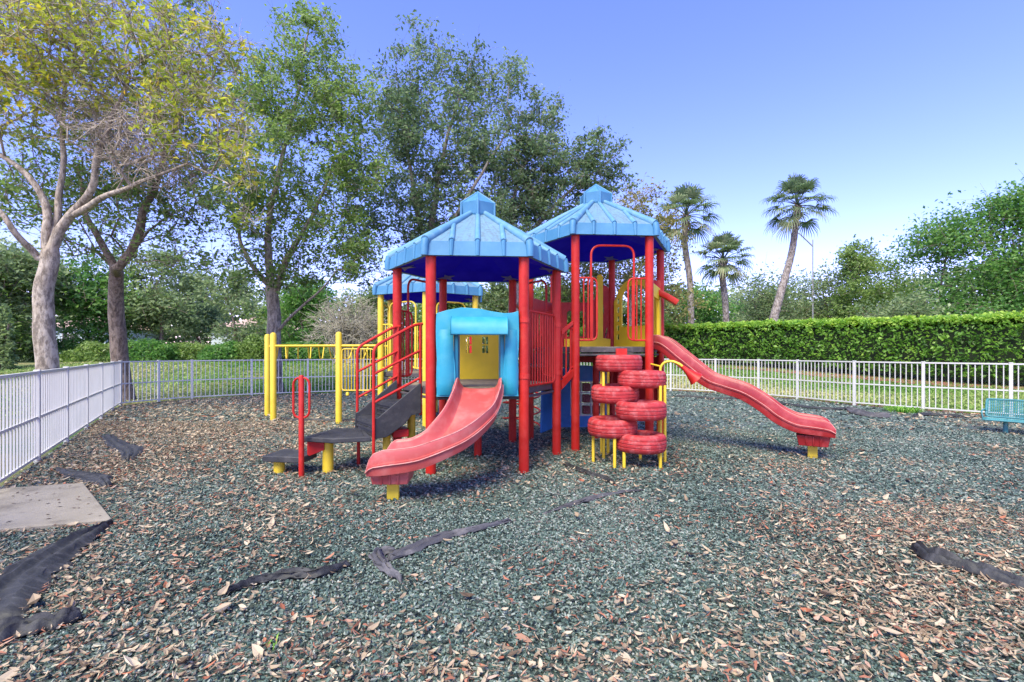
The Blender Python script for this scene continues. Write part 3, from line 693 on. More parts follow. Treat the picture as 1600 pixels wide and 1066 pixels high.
# stairs on the left of tower A
NL, NU, FLo, FU = Vector((-1.68,5.75,0)), Vector((-1.17,6.05,0)), Vector((-2.09,6.40,0)), Vector((-1.60,6.66,0))
def stairs():
    mb = MB(); n_ = 3
    lo0, lo1 = NL+Vector((.02,.05,0)), FLo+Vector((.02,-.05,0)); up0, up1 = NU, FU-Vector((0,.06,0))
    for k in range(2):
        t0, t1 = k/2, (k+1)/2; z = (.64, .845)[k]
        a, b, c, d = lo0.lerp(up0,t0), lo1.lerp(up1,t0), lo1.lerp(up1,t1), lo0.lerp(up0,t1)
        mb.prism([(p.x,p.y) for p in (a, b, c, d)][::-1], z-.05, z)
        # riser with grooves
        for j in range(5):
            zz = z-.03-j*.034; o_ = .0 if j % 2 else .012; out = (lo0-up0).normalized()*o_
            mb.slab([Zv(a+out,zz), Zv(b+out,zz), Zv(b+out,zz-.028), Zv(a+out,zz-.028)], (up0-lo0).normalized(), .03)
        for j in range(6):
            tt = .12+j*.14; q0, q1 = a.lerp(d,tt), b.lerp(c,tt); mb.slab([Zv(q0.lerp(q1,.08),z+.001), Zv(q0.lerp(q1,.92),z+.001), Zv(q1.lerp(q0,.08)+(up0-lo0)*.02,z+.001), Zv(q0.lerp(q1,.08)+(up0-lo0)*.02,z+.001)], (0,0,1), .006)
    st = mb.build('staircase', M['step'], PS, smooth_a=0)
    for (a, b, s) in ((lo0, up0, -1), (lo1, up1, 1)):
        u = (b-a).normalized(); n = Vector((-u.y,u.x,0))*.03*s; ln = (b-a).length
        prof = [(-.03,.44), (-.03,.68), (.02,.70), (ln-.02,1.10), (ln,1.10), (ln,.72), (ln-.12,.70), (ln-.2,.60), (.12,.45)]
        m2 = MB(); m2.slab([Zv(a+u*s_,z) for s_, z in prof], n.normalized(), .03); m2.build('stringer', M['step'], st, bevel=.006)
    for (l, h, zl, zh) in ((NL,NU,-.02,.70), (FLo,FU,.62,1.05)):
        m2 = MB(); u = (h-l).normalized(); r = .019
        m2.tube(rounded([Zv(l,zl), Zv(l,1.56), Zv(l.lerp(h,.85),1.84), Zv(h+u*.03,1.86)], .09, closed=False), r, 8)
        m2.tube([Zv(h,zh), Zv(h,1.86)], r, 8)
        for dz in (.31,.66): m2.tube([Zv(l,1.56-dz-.02), Zv(h,1.83-dz+.0)], r*.85, 8)
        m2.build('handrail', M['red'], st)
    m2 = MB(); m2.tube([(-1.60,6.05,-.02), (-1.60,6.05,.46)], .05, 14); m2.build('leg', M['yellow'], st)
    m2 = MB(); m2.tube([(-1.72,6.45,-.02), (-1.72,6.45,.5)], .035, 14); m2.build('leg', M['yellow'], st)
    m2 = MB(); m2.tube([(-1.35,6.35,-.02), (-1.35,6.35,.66)], .055, 14); m2.build('leg', M['yellow'], st)
    m2 = MB(); m2.box((-1.45,6.1,.47), (.2,.25,.1), .4); m2.build('bracket', M['red_dark'], st, bevel=.01)
stairs()
# transfer platform, low step and looped grab post
mb = MB(); pl = [(-2.52,5.72), (-2.12,5.60), (-1.70,5.72), (-2.02,6.36), (-2.38,6.40)]
mb.prism(pl, .415, .475); pf = mb.build('platform', M['step'], PS, bevel=.01)
mb = MB()
for j in range(14):
    t = .05+j*.068; y = 5.68+.68*t; mb.box((-2.10-.10*t, y, .478), (.66-.34*t, .012, .006))
mb.build('platform_grip', M['step'], pf, smooth_a=0)
mb = MB(); mb.tube([(-2.28,5.87,-.02), (-2.28,5.87,.412)], .065, 18); mb.build('leg', M['yellow'], pf)
mb = MB(); mb.tube([(-2.0,6.17,-.02), (-2.0,6.17,.36)], .022, 10); mb.prism([(-2.12,6.10),(-1.88,6.10),(-1.88,6.24),(-2.12,6.24)], .355, .40); mb.build('leg', M['red'], pf)
mb = MB(); mb.slab([(-2.50,5.78,.22), (-2.30,5.80,.30), (-2.30,5.80,.41), (-2.50,5.78,.41)], (0,1,0), .03); mb.build('bracket', M['red_dark'], pf)
mb = MB(); mb.prism([(-3.02,5.72), (-2.50,5.64), (-2.46,5.98), (-2.96,6.16)], .17, .245); sp = mb.build('low_step', M['step'], PS, bevel=.01)
mb = MB(); mb.tube([(-2.87,5.84,-.02), (-2.87,5.84,.168)], .065, 18); mb.build('leg', M['yellow'], sp)
mb = MB(); mb.tube([(-2.49,5.60,-.03), (-2.49,5.60,1.20), (-2.49,5.60,1.225)], [.031,.031,.02], 14)
gp = mb.build('grab_post', M['red'], PS)
mb = MB(); mb.tube(rounded([(-2.585,5.60,.72), (-2.395,5.60,.72), (-2.395,5.60,1.195), (-2.585,5.60,1.195)], .095, 8), .014, 8, closed=True)
mb.build('grab_loop', M['red'], gp)

# step link between towers A and B
def link():
    a0, a1, b4, b3 = A[0], A[1], B[4], B[3]
    mb = MB()
    q = [a0.lerp(b4,.02), b4.lerp(a0,.02), b3.lerp(a1,.02), a1.lerp(b3,.02)]
    z = (ZA+ZB)/2; mb.prism([(p.x,p.y) for p in (q[0]+(q[3]-q[0])*.1, q[1]+(q[2]-q[1])*.1, q[1]+(q[2]-q[1])*.9, q[0]+(q[3]-q[0])*.9)], z-.05, z)
    mb.prism([(p.x,p.y) for p in (q[1].lerp(q[0],.1)+(q[2]-q[1])*.1, q[1]+(q[2]-q[1])*.1, q[1]+(q[2]-q[1])*.9, q[1].lerp(q[0],.1)+(q[2]-q[1])*.9)], z, ZB-.09)
    o = mb.build('link_step', M['step'], PS, bevel=.006)
    for p, q_ in ((a0,b4), (a1,b3)):
        u = (q_-p).normalized(); L = (q_-p).length; m2 = MB(); a, b = p+u*.075, q_-u*.075
        m2.slab([Zv(a,ZA-.10), Zv(b,ZA+.08), Zv(b,ZA+.19), Zv(a,ZA+.02)], Vector((u.y,-u.x,0)), .03)
        m2.slab([Zv(a,ZA+.70), Zv(b,ZA+.86), Zv(b,ZA+.91), Zv(a,ZA+.76)], Vector((u.y,-u.x,0)), .03)
        c, d = p+u*.10, q_-u*.10
        m2.tube(rounded([Zv(c,ZA+.05), Zv(c,ZA+.72), Zv(d,ZA+.82), Zv(d,ZA+.17)], .05), .014, 8, closed=True)
        m2.tube([Zv(c.lerp(d,.5),ZA+.1), Zv(c.lerp(d,.5),ZA+.76)], .012, 8)
        for zz in (ZA+.22, ZA+.80): m2.tube([Zv(d,zz), Zv(q_,zz)], .018, 8)
        m2.build('link_railing', M['red'], o, smooth_a=35)
link()
# bridge between towers A and C
def bridge():
    a = (A[1]+A[2])/2+(A[2]-A[1])*.28; c = (C[4]+C[5])/2
    u = (c-a).normalized(); n = Vector((-u.y,u.x,0)); mb = MB(); L = (c-a).length
    for k in range(14):
        p = a+u*(L*(k+.5)/14); sag = -.05*math.sin(math.pi*(k+.5)/14)
        mb.box((p.x,p.y,ZA-.03+sag), (L/14*.9,.72,.05), math.atan2(u.y,u.x))
    o = mb.build('bridge', M['deck'], PS, bevel=.005)
    for s in (-1, 1):
        m2 = MB(); e0, e1 = a+n*s*.38+u*.1, c+n*s*.38-u*.1
        m2.tube(rounded([Zv(e0,ZA+.05), Zv(e1,ZA+.05), Zv(e1,ZA+.85), Zv(e0,ZA+.85)], .1), .015, 8, closed=True)
        for k in range(1, 12): q = e0.lerp(e1,k/12); m2.tube([Zv(q,ZA+.05), Zv(q,ZA+.85)], .011, 6)
        m2.build('bridge_railing', M['red_dark'] if s < 0 else M['yellow'], o)
bridge()

# panels on tower B
LB = (B[2]-B[1]).length
rp = [(.06,ZB-.02), (LB-.06,ZB-.02), (LB-.06,ZB+1.0)]+[(.98+.15*math.cos(a), ZB+.95+.26*math.sin(a)) for a in np.linspace(.1,math.pi*.55,8)]+[(.88,ZB+1.12), (.80,ZB+.95), (.72,ZB+.875), (.06,ZB+.875)]
def archcut(x0, x1, z0, z1): return [(x0,z0), (x1,z0), (x1,z1-.05)]+[((x0+x1)/2+(x1-x0)/2*math.cos(a), z1-.05+.05*math.sin(a)) for a in np.linspace(.3,math.pi-.3,5)]+[(x0,z1-.05)]
slits = []
for xs0, z0, z1, bnd in ((.985, ZB+.62, ZB+.98, -.05), (1.0, ZB+.18, ZB+.42, .05), (.90, ZB+.52, ZB+.80, -.04)):
    tt = np.linspace(0,1,7); slits.append([(xs0+bnd*t-.014*math.sin(math.pi*t), z0+(z1-z0)*t) for t in tt]+[(xs0+bnd*t+.016*math.sin(math.pi*t), z0+(z1-z0)*t) for t in tt[-2:0:-1]])
plate(B[2], B[1], rp, [archcut(.50,.62,ZB+.22,ZB+.72), archcut(.26,.38,ZB+.22,ZB+.72)]+slits, .03, M['red'], 'wall_panel')
plate(B[2], B[1], [(.20,ZB-.0), (1.09,ZB-.0), (1.09,ZB+.17), (.945,ZB+.19), (.945,ZB+1.38), (.89,ZB+1.42), (.83,ZB+1.38), (.83,ZB+.19), (.20,ZB+.17)], [], .03, M['yellow_panel'], 'panel_frame', off=.06)
plate(B[3], B[2], rrect(.09, ZB-.02, LB-.09, ZB+.85, .05), [rrect(.36, ZB+.2, .52, ZB+.62, .075), rrect(.64, ZB+.2, .80, ZB+.62, .075)], .03, M['red_dark'], 'wall_panel')
arch = [(.07,ZB-.02), (LB-.07,ZB-.02), (LB-.07,ZB+.9)]+[(LB/2+(LB/2-.13)*math.cos(a), ZB+.92+.36*math.sin(a)) for a in np.linspace(.1,math.pi-.1,16)]+[(.07,ZB+.9)]
ih = [(LB/2+(LB/2-.26)*math.cos(a), ZB+.92+.24*math.sin(a)) for a in np.linspace(0,math.pi,14)]+[(.26,ZB+.4), (LB-.26,ZB+.4)]
rungs = [rect(.14+.0, ZB+.16+.17*k, .20, ZB+.26+.17*k) for k in range(5)]+[rect(LB-.2, ZB+.16+.17*k, LB-.14, ZB+.26+.17*k) for k in range(5)]
plate(B[1], B[0], arch, [ih[:-1]+[ih[-1]]]+rungs, .03, M['yellow_panel'], 'wall_panel')
# slide entry wings on tower B
def wing():
    p0, p1 = B[5], B[0]; u = (p1-p0).normalized(); n = outn(p0,p1,CB)
    mb = MB()
    pts = bez([P(1023,438,8.05), P(1028,456,8.0), P(1040,463,7.95), P(1058,474,7.9)], 6)
    sec = [(-.09,-.035), (0,-.05), (.09,-.035), (.11,.02), (.10,.05), (.075,.01), (0,-.015), (-.075,.01), (-.10,.05), (-.11,.02)]
    mb.sweep(pts, sec); mb.build('grab_wing', M['red'], PS, smooth_a=50)
    plate(p0, p1, [(.09,ZB), (.24,ZB), (.26,ZB+.5), (.3,ZB+.8), (LB-.3,ZB+.8), (LB-.26,ZB+.5), (LB-.24,ZB), (LB-.09,ZB), (LB-.09,ZB+1.0), (.09,ZB+1.0)][::1], [], .05, M['yellow_panel'], 'slide_entry_panel')
wing()
# game panel on the ground under tower B
gpn = plate(B[2], B[1], [(.04,.06)]+[(LB-.04,.06), (LB-.04,1.12)]+[(LB-.1-(LB-.2)*k/12, 1.17+.07*math.sin(math.pi*k/12)) for k in range(13)]+[(.04,1.12)], [rect(.33,.28,.93,.93)], .05, M['blue_panel'], 'game_panel')
ub = (B[1]-B[2]).normalized(); nb_ = outn(B[2], B[1], CB)
mb = MB()
for k in range(4):
    s = .33+.2*k; mb.box(tuple(B[2]+ub*s+Vector((0,0,.605))), (.022,.07,.65), math.atan2(ub.y,ub.x))
for k in range(4): mb.box(tuple(B[2]+ub*.63+Vector((0,0,.28+.217*k))), (.576,.074,.022), math.atan2(ub.y,ub.x))
mb.build('game_grid', M['greyframe'], gpn, smooth_a=0)
for i in range(3):
    for j in range(3):
        c = B[2]+ub*(.43+.2*i); mb = MB(); mb.box((c.x,c.y,.388+.217*j), (.14,.12,.16), math.atan2(ub.y,ub.x)); mb.build('game_block', M['maroon'], gpn, bevel=.015)
plate(B[3], B[2], rect(.07, .95, LB-.07, ZB-.16), [], .03, M['red_dark'], 'skirt_panel')
plate(B[2], B[1], rect(.07, 1.30, LB-.07, ZB-.16), [], .03, M['red_dark'], 'skirt_panel')
plate(B[3], B[2], [(.5,.05), (LB-.07,.05), (LB-.07,1.0), (.55,.85)], [], .04, M['blue_panel'], 'skirt_panel')
plate(B[0], B[1], rect(.07, .5, LB-.07, ZB-.16), [], .03, M['red_dark'], 'skirt_panel')

# tyre climber
tc = thing('tmp','','',(0,0,0)); bpy.data.objects.remove(tc)
mb = MB()
poles = {'L': [(1.09,6.41), (1.40,6.02), (1.30,6.87), (1.36,6.92)], 'R': [(1.405,6.04), (1.90,6.00), (1.76,6.53), (1.99,6.55)]}
mb.box((1.62,7.02,1.50), (.16,.05,.10)); mb.tube([(1.62,7.0,1.45), (1.60,6.95,1.30)], .03, 8)
tcl = mb.build('tyre_climber', M['red'], PS)
tps = {(1.10,6.41):.40, (1.32,6.09):.40, (1.30,6.87):1.22, (1.40,6.90):1.22, (1.435,6.06):.22, (1.89,6.03):.22, (1.76,6.50):.22, (2.02,6.50):1.05, (2.05,6.35):1.05, (1.97,6.28):1.05, (1.28,6.62):1.22}
for (x, y), zt in tps.items():
    mb = MB(); mb.tube([(x,y,-.02), (x,y,zt)], .021, 10); mb.build('pole', M['yellow'], tcl)
def tyre_mb(c, rad=.328, h=.2, hole=.17):
    prof = [(hole,-.05), (hole+.004,-.085), (.215,-.098), (.27,-.1), (.305,-.085), (.318,-.06), (.322,-.045), (.316,-.042), (.316,-.032), (.324,-.028), (.325,-.006), (.318,-.003), (.318,.007), (.325,.010), (.323,.03), (.316,.034), (.316,.044), (.320,.05), (.312,.075), (.29,.095), (.25,.1), (.21,.097), (hole+.006,.082), (hole,.05)]
    inner = [(.195,.045), (.27,.06), (.295,0), (.27,-.06), (.195,-.045)]
    prof = prof+inner; n = len(prof); S = 64; vs = []
    for s in range(S):
        a = 2*math.pi*s/S
        for r, z in prof:
            k = 1+(.006 if s % 2 else 0)*(1 if r > .3 else 0)
            vs.append((c[0]+r*k*math.cos(a)*rad/.325, c[1]+r*k*math.sin(a)*rad/.325, c[2]+z*1.17))
    mb = MB(); mb.add(vs, [(s*n+k, ((s+1)%S)*n+k, ((s+1)%S)*n+(k+1)%n, s*n+(k+1)%n) for s in range(S) for k in range(n)]); return mb
tyres = [(1.52,6.75,1.34), (1.79,6.55,1.13), (1.436,6.60,.925), (1.70,6.25,.735), (1.35,6.36,.50), (1.68,6.20,.325)]
t0 = None
for k, c in enumerate(tyres):
    if t0 is None: t0 = tyre_mb(c).build('tyre', M['tyre'], tcl, smooth_a=50); base_z = c[2]-(WO[t0.name].z)
    else:
        d = dup(t0, (c[0], c[1], c[2]-base_z), tcl); d.rotation_euler = (R_(random.uniform(-1.5,1.5)), R_(random.uniform(-1.5,1.5)), random.random()*6)
for a, b in zip(tyres[:-1], tyres[1:]):
    mb = MB(); mx_ = ((a[0]+b[0])/2, (a[1]+b[1])/2); mb.box((mx_[0], mx_[1], (a[2]+b[2])/2), (.09,.09,.10), .6); mb.build('tyre_bracket', M['red_dark'], tcl, bevel=.008)
# speaking tube
mb = MB(); mb.tube([Vector(p) for p in bez([(2.15,6.85,1.15), (2.15,6.85,1.27), (2.20,6.83,1.345), (2.29,6.80,1.365), (2.38,6.76,1.33), (2.43,6.74,1.29)], 6)], .019, 10)
mb.tube([(2.09,7.2,1.32), (2.15,6.87,1.29)], .014, 8)
tt = mb.build('talk_tube', M['yellow'], PS)
mb = MB(); d = Vector((.62,-.12,-.60)).normalized(); s = Vector((2.42,6.74,1.295))
mb.tube([s, s+d*.1, s+d*.22, s+d*.27, s+d*.262, s+d*.2, s+d*.08], [.026,.045,.085,.108,.098,.07,.03], 20); mb.build('horn', M['red'], tt, smooth_a=60)
# coil climber beyond tower A
mb = MB(); cx, cy = .19, 9.35; pts = [(cx+.36*math.cos(a), cy+.36*math.sin(a), .04+.95*a/(2*math.pi*3.1)) for a in np.linspace(0, 2*math.pi*3.1, 90)]
mb.tube(pts, .016, 8); cc = mb.build('coil_climber', M['red'], PS)
mb = MB(); mb.tube([(cx,cy,-.02), (cx,cy,2.3)], .03, 12); mb.tube([(cx,cy,2.3), (.05,7.95,2.3)], .022, 8); mb.build('pole', M['red'], cc)

# monkey bars
mp = [(-5.18,10.28), (-5.73,11.10), (-3.62,9.90), (-4.05,10.75)]
mb = MB(); z = 1.63
near = [Vector((-5.18,10.28,z)), Vector((-3.62,9.90,z)), Vector((C[3].x+.0,C[3].y,z))]
far = [Vector((-5.73,11.10,z)), Vector((-4.05,10.75,z)), Vector((C[2].x,C[2].y,z))]
mb.tube(near, .024, 10); mb.tube(far, .024, 10); mk = mb.build('monkey_bars', M['yellow'], PS)
for x, y in mp[:3]:
    mb = MB(); mb.tube([(x,y,-.03), (x,y,1.87), (x,y,1.905), (x,y,1.92)], [.0635,.0635,.05,.02], 18); mb.build('post', M['yellow'], mk)
def along(pl, t):
    L1 = (pl[1]-pl[0]).length; L2 = (pl[2]-pl[1]).length; s = t*(L1+L2)
    return pl[0].lerp(pl[1], s/L1) if s < L1 else pl[1].lerp(pl[2], (s-L1)/L2)
for k in range(9):
    a, b = along(near, .05+k*.10), along(far, .05+k*.10+.012*k); dz = Vector((0,0,-.28)); mb = MB()
    mb.tube(rounded([a, a.lerp(b,.3)+dz, a.lerp(b,.7)+dz, b], .05, 4, closed=False), .013, 7); mb.build('rung', M['yellow'], mk)
# low yellow guard between the bars and tower C
q0, q1 = Vector((-3.56,9.86,0)), Vector((-2.86,9.86,0))
gd = bar_panel(q0, q1, .70, 1.56, M['yellow'], 9, .011, .06, 'guard_panel', inset=.02, clamps=False)
for x in (-3.42, -3.04):
    mb = MB(); mb.tube([(x,9.85,.585), (x,9.85,.60), (x,9.85,.64), (x,9.85,.665)], [.02,.035,.035,.02], 12); mb.build('knob', M['yellow'], gd)

# ------------------------------------------------------------------ bench at the right edge
bn = thing('bench', 'teal perforated metal bench at the right edge by the fence', 'bench', (9.3, 8.2, 0))
bu = Vector((.62,-.78,0)).normalized(); bf = Vector((.78,.62,0)).normalized(); b0 = Vector((8.68,8.74,0)); BLn = 1.7
def bp_(s, d, z): return b0+bu*s+bf*d+Vector((0,0,z))
def mesh_sheet(name, rows, cols, f):
    mb = MB()
    for i in range(rows+1): mb.tube([f(i/rows, t) for t in np.linspace(0,1,5)], .0075, 5)
    for j in range(cols+1): mb.tube([f(t, j/cols) for t in np.linspace(0,1,5)], .0075, 5)
    return mb.build(name, M['bench'], bn, smooth_a=0)
def seatf(a, b): return bp_(BLn*b, .40*a, .255-.02*math.sin(a*3.1))
def backf(a, b): return bp_(BLn*b, .40+.10*a, .285+.32*a)
for nm, f, r in (('seat', seatf, 15), ('backrest', backf, 11)):
    o = mesh_sheet(nm, r, 62, f)
    mb = MB(); mb.tube(rounded([f(0,0), f(0,1), f(1,1), f(1,0)], .06), .017, 8, closed=True); mb.build('rim', M['bench'], o)
for s in (.28, BLn-.28):
    mb = MB(); mb.tube([bp_(s,.2,-.02), bp_(s,.2,.25)], .035, 12); mb.tube([bp_(s,.04,.252), bp_(s,.38,.252)], .016, 8); mb.build('leg', M['bench'], bn)
mb = MB(); mb.tube(rounded([bp_(0,.05,.28), bp_(-.02,.05,.40), bp_(-.02,.38,.42), bp_(0,.43,.38)], .05, closed=False), .013, 8); mb.build('armrest', M['bench'], bn)

# ------------------------------------------------------------------ torn weed fabric
def fabric(name, label, ctr, wid, seed, mat='fabric', rum=.03, lift=.03, n=17):
    pts = bez([G(*p)+Vector((0,0,0)) for p in ctr], 7); m = len(pts); ws = np.interp(np.linspace(0,1,m), np.linspace(0,1,len(wid)), wid)
    vs = []
    for i, p in enumerate(pts):
        t = (pts[min(i+1,m-1)]-pts[max(i-1,0)]); t.z = 0; t.normalize(); nn = Vector((-t.y,t.x,0))
        for k in range(n):
            s = k/(n-1)-.5; e = 1+.45*noise.noise((i*.55, seed, (k > n/2)*7))*abs(2*s)**2
            q = p+nn*(s*ws[i]*e+.02*noise.noise((i*.6,k*.7,seed+4)))
            fold = .5+.5*math.sin(k*1.15+3.2*noise.noise((i*.10, seed, k*.08))+seed); ed = 1-abs(2*s)**3
            z = .024+lift*ed*.6+(.3+.7*ed)*rum*fold*(.5+1.2*abs(noise.noise((i*.16,k*.3,seed))))+.012*noise.noise((i*.7,k*.6,seed+2))
            if i in (0, m-1): z = .013
            vs.append((q.x, q.y, z))
    mb = MB(); mb.add(vs, [(i*n+k, i*n+k+1, (i+1)*n+k+1, (i+1)*n+k) for i in range(m-1) for k in range(n-1)])
    o = mb.build('weed_fabric', M[mat], smooth_a=75); s_ = o.modifiers.new('t', 'SOLIDIFY'); s_.thickness = .003
    tag(o, label, 'weed fabric', 'torn black weed fabric showing through the mulch')

def tuft(name, label, cat, c, n, h, rad, mat, wd=.006):
    root = thing(name, label, cat, c); V = []; rg = random.Random(n)
    for k in range(n):
        a = rg.random()*6.28; p = Vector(c)+Vector((math.cos(a),math.sin(a),0))*rad*rg.random(); o = Vector((math.cos(a),math.sin(a),0))*h*rg.uniform(.3,1.1); q = p+o*.5+Vector((0,0,h*rg.uniform(.5,1))); e = p+o*1.2+Vector((0,0,h*rg.uniform(.3,1))); s_ = Vector((-math.sin(a),math.cos(a),0))*wd
        V += [p-s_*.5, p+s_*.5, q+s_, q-s_, q-s_, q+s_, e+s_*.1, e-s_*.1]
    fast_quads('blades', np.array([list(v) for v in V]), 8, [(0,1,2,3), (4,5,6,7)], {'rnd': np.array([rg.random() for _ in range(n)])}, mat, root)
tuft('weed_sprout', 'tiny bright green weed sprout in the mulch at the bottom left of the foreground', 'weed', G(430,1016)+Vector((0,0,.02)), 6, .05, .012, LM_W, .004)
tuft('weed_tuft', 'low green weed tuft at the foot of the right fence', 'weed', G(1412,645)+Vector((0,0,.02)), 260, .12, .38, LM_W, .012)
for f_ in FABRICS: fabric(*f_[:4], **f_[4])
# ------------------------------------------------------------------ vegetation
def leaf_cloud(C_, size, rnd, aspect=.5, updir=.4):
    n = len(C_); nrm = RNG.normal(size=(n,3)); nrm[:,2] = np.abs(nrm[:,2])+updir; nrm /= np.linalg.norm(nrm,axis=1)[:,None]
    a = RNG.normal(size=(n,3)); a -= nrm*(a*nrm).sum(1)[:,None]; a /= np.linalg.norm(a,axis=1)[:,None]; b = np.cross(nrm,a)
    l = (size*(.6+.8*RNG.random(n)))[:,None]; w_ = l*aspect*(.7+.6*RNG.random(n))[:,None]
    f = nrm*l*.12
    V = np.stack([C_-a*l*.5, C_+b*w_*.5+f, C_+a*l*.55, C_-b*w_*.5+f], 1)
    return V.reshape(-1,3)
def grow_tree(name, label, limbs, blobs, ncl, lpc, lsize, leafm, bark, cl_r=.45, group=None, bare=0.0, cat='tree', seedr=0, tipr=.007, sides=7, aspect=.5, twigs=3, pathw=.3, hollow=.35, flat=.75, bareblobs=(), nbare=0):
    """limbs: [(pts, r0, r1)] first = trunk. blobs: [(centre, (rx,ry,rz), weight)]"""
    rg = np.random.default_rng(100+seedr); base = Vector(limbs[0][0][0])
    pos = []; par = []; rad = []; path = []
    def add(p, pa, r): pos.append(np.array(p, float)); par.append(pa); rad.append(r); path.append(0 if pa < 0 else path[pa]+np.linalg.norm(pos[-1]-pos[pa])); return len(pos)-1
    for li, (pts, r0, r1) in enumerate(limbs):
        q = bez(pts, 6) if len(pts) > 2 else [Vector(pts[0]).lerp(Vector(pts[1]), t/4) for t in range(5)]
        if li == 0: last = -1
        else:
            d = [np.linalg.norm(p-np.array(q[0])) for p in pos]; last = int(np.argmin(d)); q = q[1:]
        for k, p in enumerate(q):
            wob = np.array([noise.noise((p.x*1.3,p.y*1.3,p.z*1.3+seedr)), noise.noise((p.y*1.3,p.z*1.3,p.x+5+seedr)), 0])*(.035 if li == 0 else .09)*min(1, k/3)
            last = add(np.array(p)+wob, last, r0+(r1-r0)*k/max(1,len(q)-1))
    wts = np.array([b[2] if len(b) > 2 else 1 for b in blobs], float)*np.array([b[1][0]*b[1][1]*b[1][2] for b in blobs])**.8; wts /= wts.sum()
    which = rg.choice(len(blobs), ncl, p=wts); cl = []
    for b in which:
        c, r = np.array(blobs[b][0]), np.array(blobs[b][1]); d = rg.normal(size=3); d /= np.linalg.norm(d); cl.append(c+d*r*(hollow+(1-hollow)*rg.random()**.6))
    nleafy = len(cl)
    for q_ in range(nbare):
        b = bareblobs[q_ % len(bareblobs)]; d = rg.normal(size=3); d /= np.linalg.norm(d); cl.append(np.array(b[0])+d*np.array(b[1])*rg.random()**.5)
    cl = np.array(cl); isb = np.arange(len(cl)) >= nleafy; fork = pos[min(len(pos)-1, len(bez(limbs[0][0],6))-1 if len(limbs[0][0]) > 2 else 4)]
    od = np.argsort(np.linalg.norm(cl-fork,axis=1)); cl = cl[od]; isb = isb[od]
    cand0 = int(len(bez(limbs[0][0],6))*.55) if len(limbs[0][0]) > 2 else 2
    for c in cl:
        Pn = np.array(pos[cand0:]); d = np.linalg.norm(Pn-c, axis=1); cost = d+pathw*np.array(path[cand0:])+np.maximum(0, Pn[:,2]-c[2]-.1)*.8
        j = int(np.argmin(cost)); pa = cand0+j; p0 = pos[pa]; L = d[j]; ns = max(1, int(L/.45)); perp = rg.normal(size=3)*.07*L; perp[2] += .05*L
        for s in range(1, ns+1):
            t = s/ns; pa = add(p0+(c-p0)*t+perp*math.sin(math.pi*t)+rg.normal(size=3)*.03*(s < ns), pa, 0)
    n = len(pos); P_ = np.array(pos); pr = np.array(par); rr = np.array(rad); acc = np.zeros(n); kids = [[] for _ in range(n)]
    for i in range(n-1, 0, -1):
        acc[i] = max(acc[i], tipr**2.4); kids[pr[i]].append(i); acc[pr[i]] += acc[i]
    R = acc**(1/2.4); R = np.where(rr > 0, np.maximum(rr, np.minimum(R, rr*1.15)), R)
    for i in range(1, n): R[i] = min(R[i], R[pr[i]])
    mb = MB(); started = [(0, -1)]
    while started:
        s, pa = started.pop(); chain = [] if pa < 0 else [pa]; chr_ = [] if pa < 0 else [R[s]]
        i = s
        while True:
            chain.append(i); chr_.append(R[i])
            if not kids[i]: break
            ks = sorted(kids[i], key=lambda k: -R[k])
            for k in ks[1:]: started.append((k, i))
            i = ks[0]
        if len(chain) > 1:
            sd_ = sides+3 if chr_[0] > .1 else (sides if chr_[0] > .04 else (5 if chr_[0] > .015 else 3))
            mb.tube([P_[k] for k in chain], chr_, sd_, cap=False)
    root = thing(name, label, cat, base, group)
    # root flare
    b0_ = Vector(limbs[0][0][0]); r0 = limbs[0][1]
    mb.tube([b0_+Vector((0,0,-.15)), b0_+Vector((0,0,.1)), b0_+Vector((0,0,.45))], [r0*1.3, r0*1.15, r0*.98], 12, cap=False)
    # leaves
    keep = (rg.random(len(cl)) >= bare) & ~isb; lc = cl[keep]; nL = int(len(lc)*lpc)
    ci = rg.integers(0, len(lc), nL); off = rg.normal(size=(nL,3))*np.array([1,1,flat])*cl_r*(.35+.65*rg.random((nL,1)))*.75
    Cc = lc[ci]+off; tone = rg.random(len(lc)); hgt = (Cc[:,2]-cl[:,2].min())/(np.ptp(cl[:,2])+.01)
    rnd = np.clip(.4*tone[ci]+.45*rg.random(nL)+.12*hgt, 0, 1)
    V = leaf_cloud(Cc, lsize, rnd, aspect)
    # fine twigs
    if twigs:
        allc = cl; m = len(allc)*twigs
        ti = np.repeat(np.arange(len(allc)), twigs); q = rg.normal(size=(m,3))*cl_r*.8
        for k in range(m):
            p0 = allc[ti[k]]; p2 = p0+q[k]; mb.tube([p0, p0+q[k]*.5+rg.normal(size=3)*.04, p2], [tipr*.8,tipr*.6,tipr*.35], 3, cap=False)
    mb.build('trunk', bark, root, smooth_a=60)
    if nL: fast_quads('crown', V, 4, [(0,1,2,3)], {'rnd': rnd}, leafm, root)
    return root
def W(px, py, Y): return tuple(P(px, py, Y))
def blob(px, py, Y, rx, ry, rd=None, w=1):
    s = Y/F; return (W(px,py,Y), (rx*s, (rd if rd else (rx+ry)/2)*s, ry*s), w)
LM = {}
LM['yel'] = leafmat('yellowing_leaves', [(0,(.08,.13,.02)), (.3,(.22,.29,.05)), (.6,(.42,.46,.08)), (.8,(.60,.53,.08)), (.92,(.46,.24,.06)), (1,(.52,.55,.16))], .5, .45)
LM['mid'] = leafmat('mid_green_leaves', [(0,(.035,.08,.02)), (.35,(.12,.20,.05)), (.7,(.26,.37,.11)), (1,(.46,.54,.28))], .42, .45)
LM['dark'] = leafmat('dark_green_leaves', [(0,(.03,.055,.028)), (.4,(.10,.165,.075)), (.75,(.22,.31,.16)), (1,(.44,.50,.36))], .42, .45)
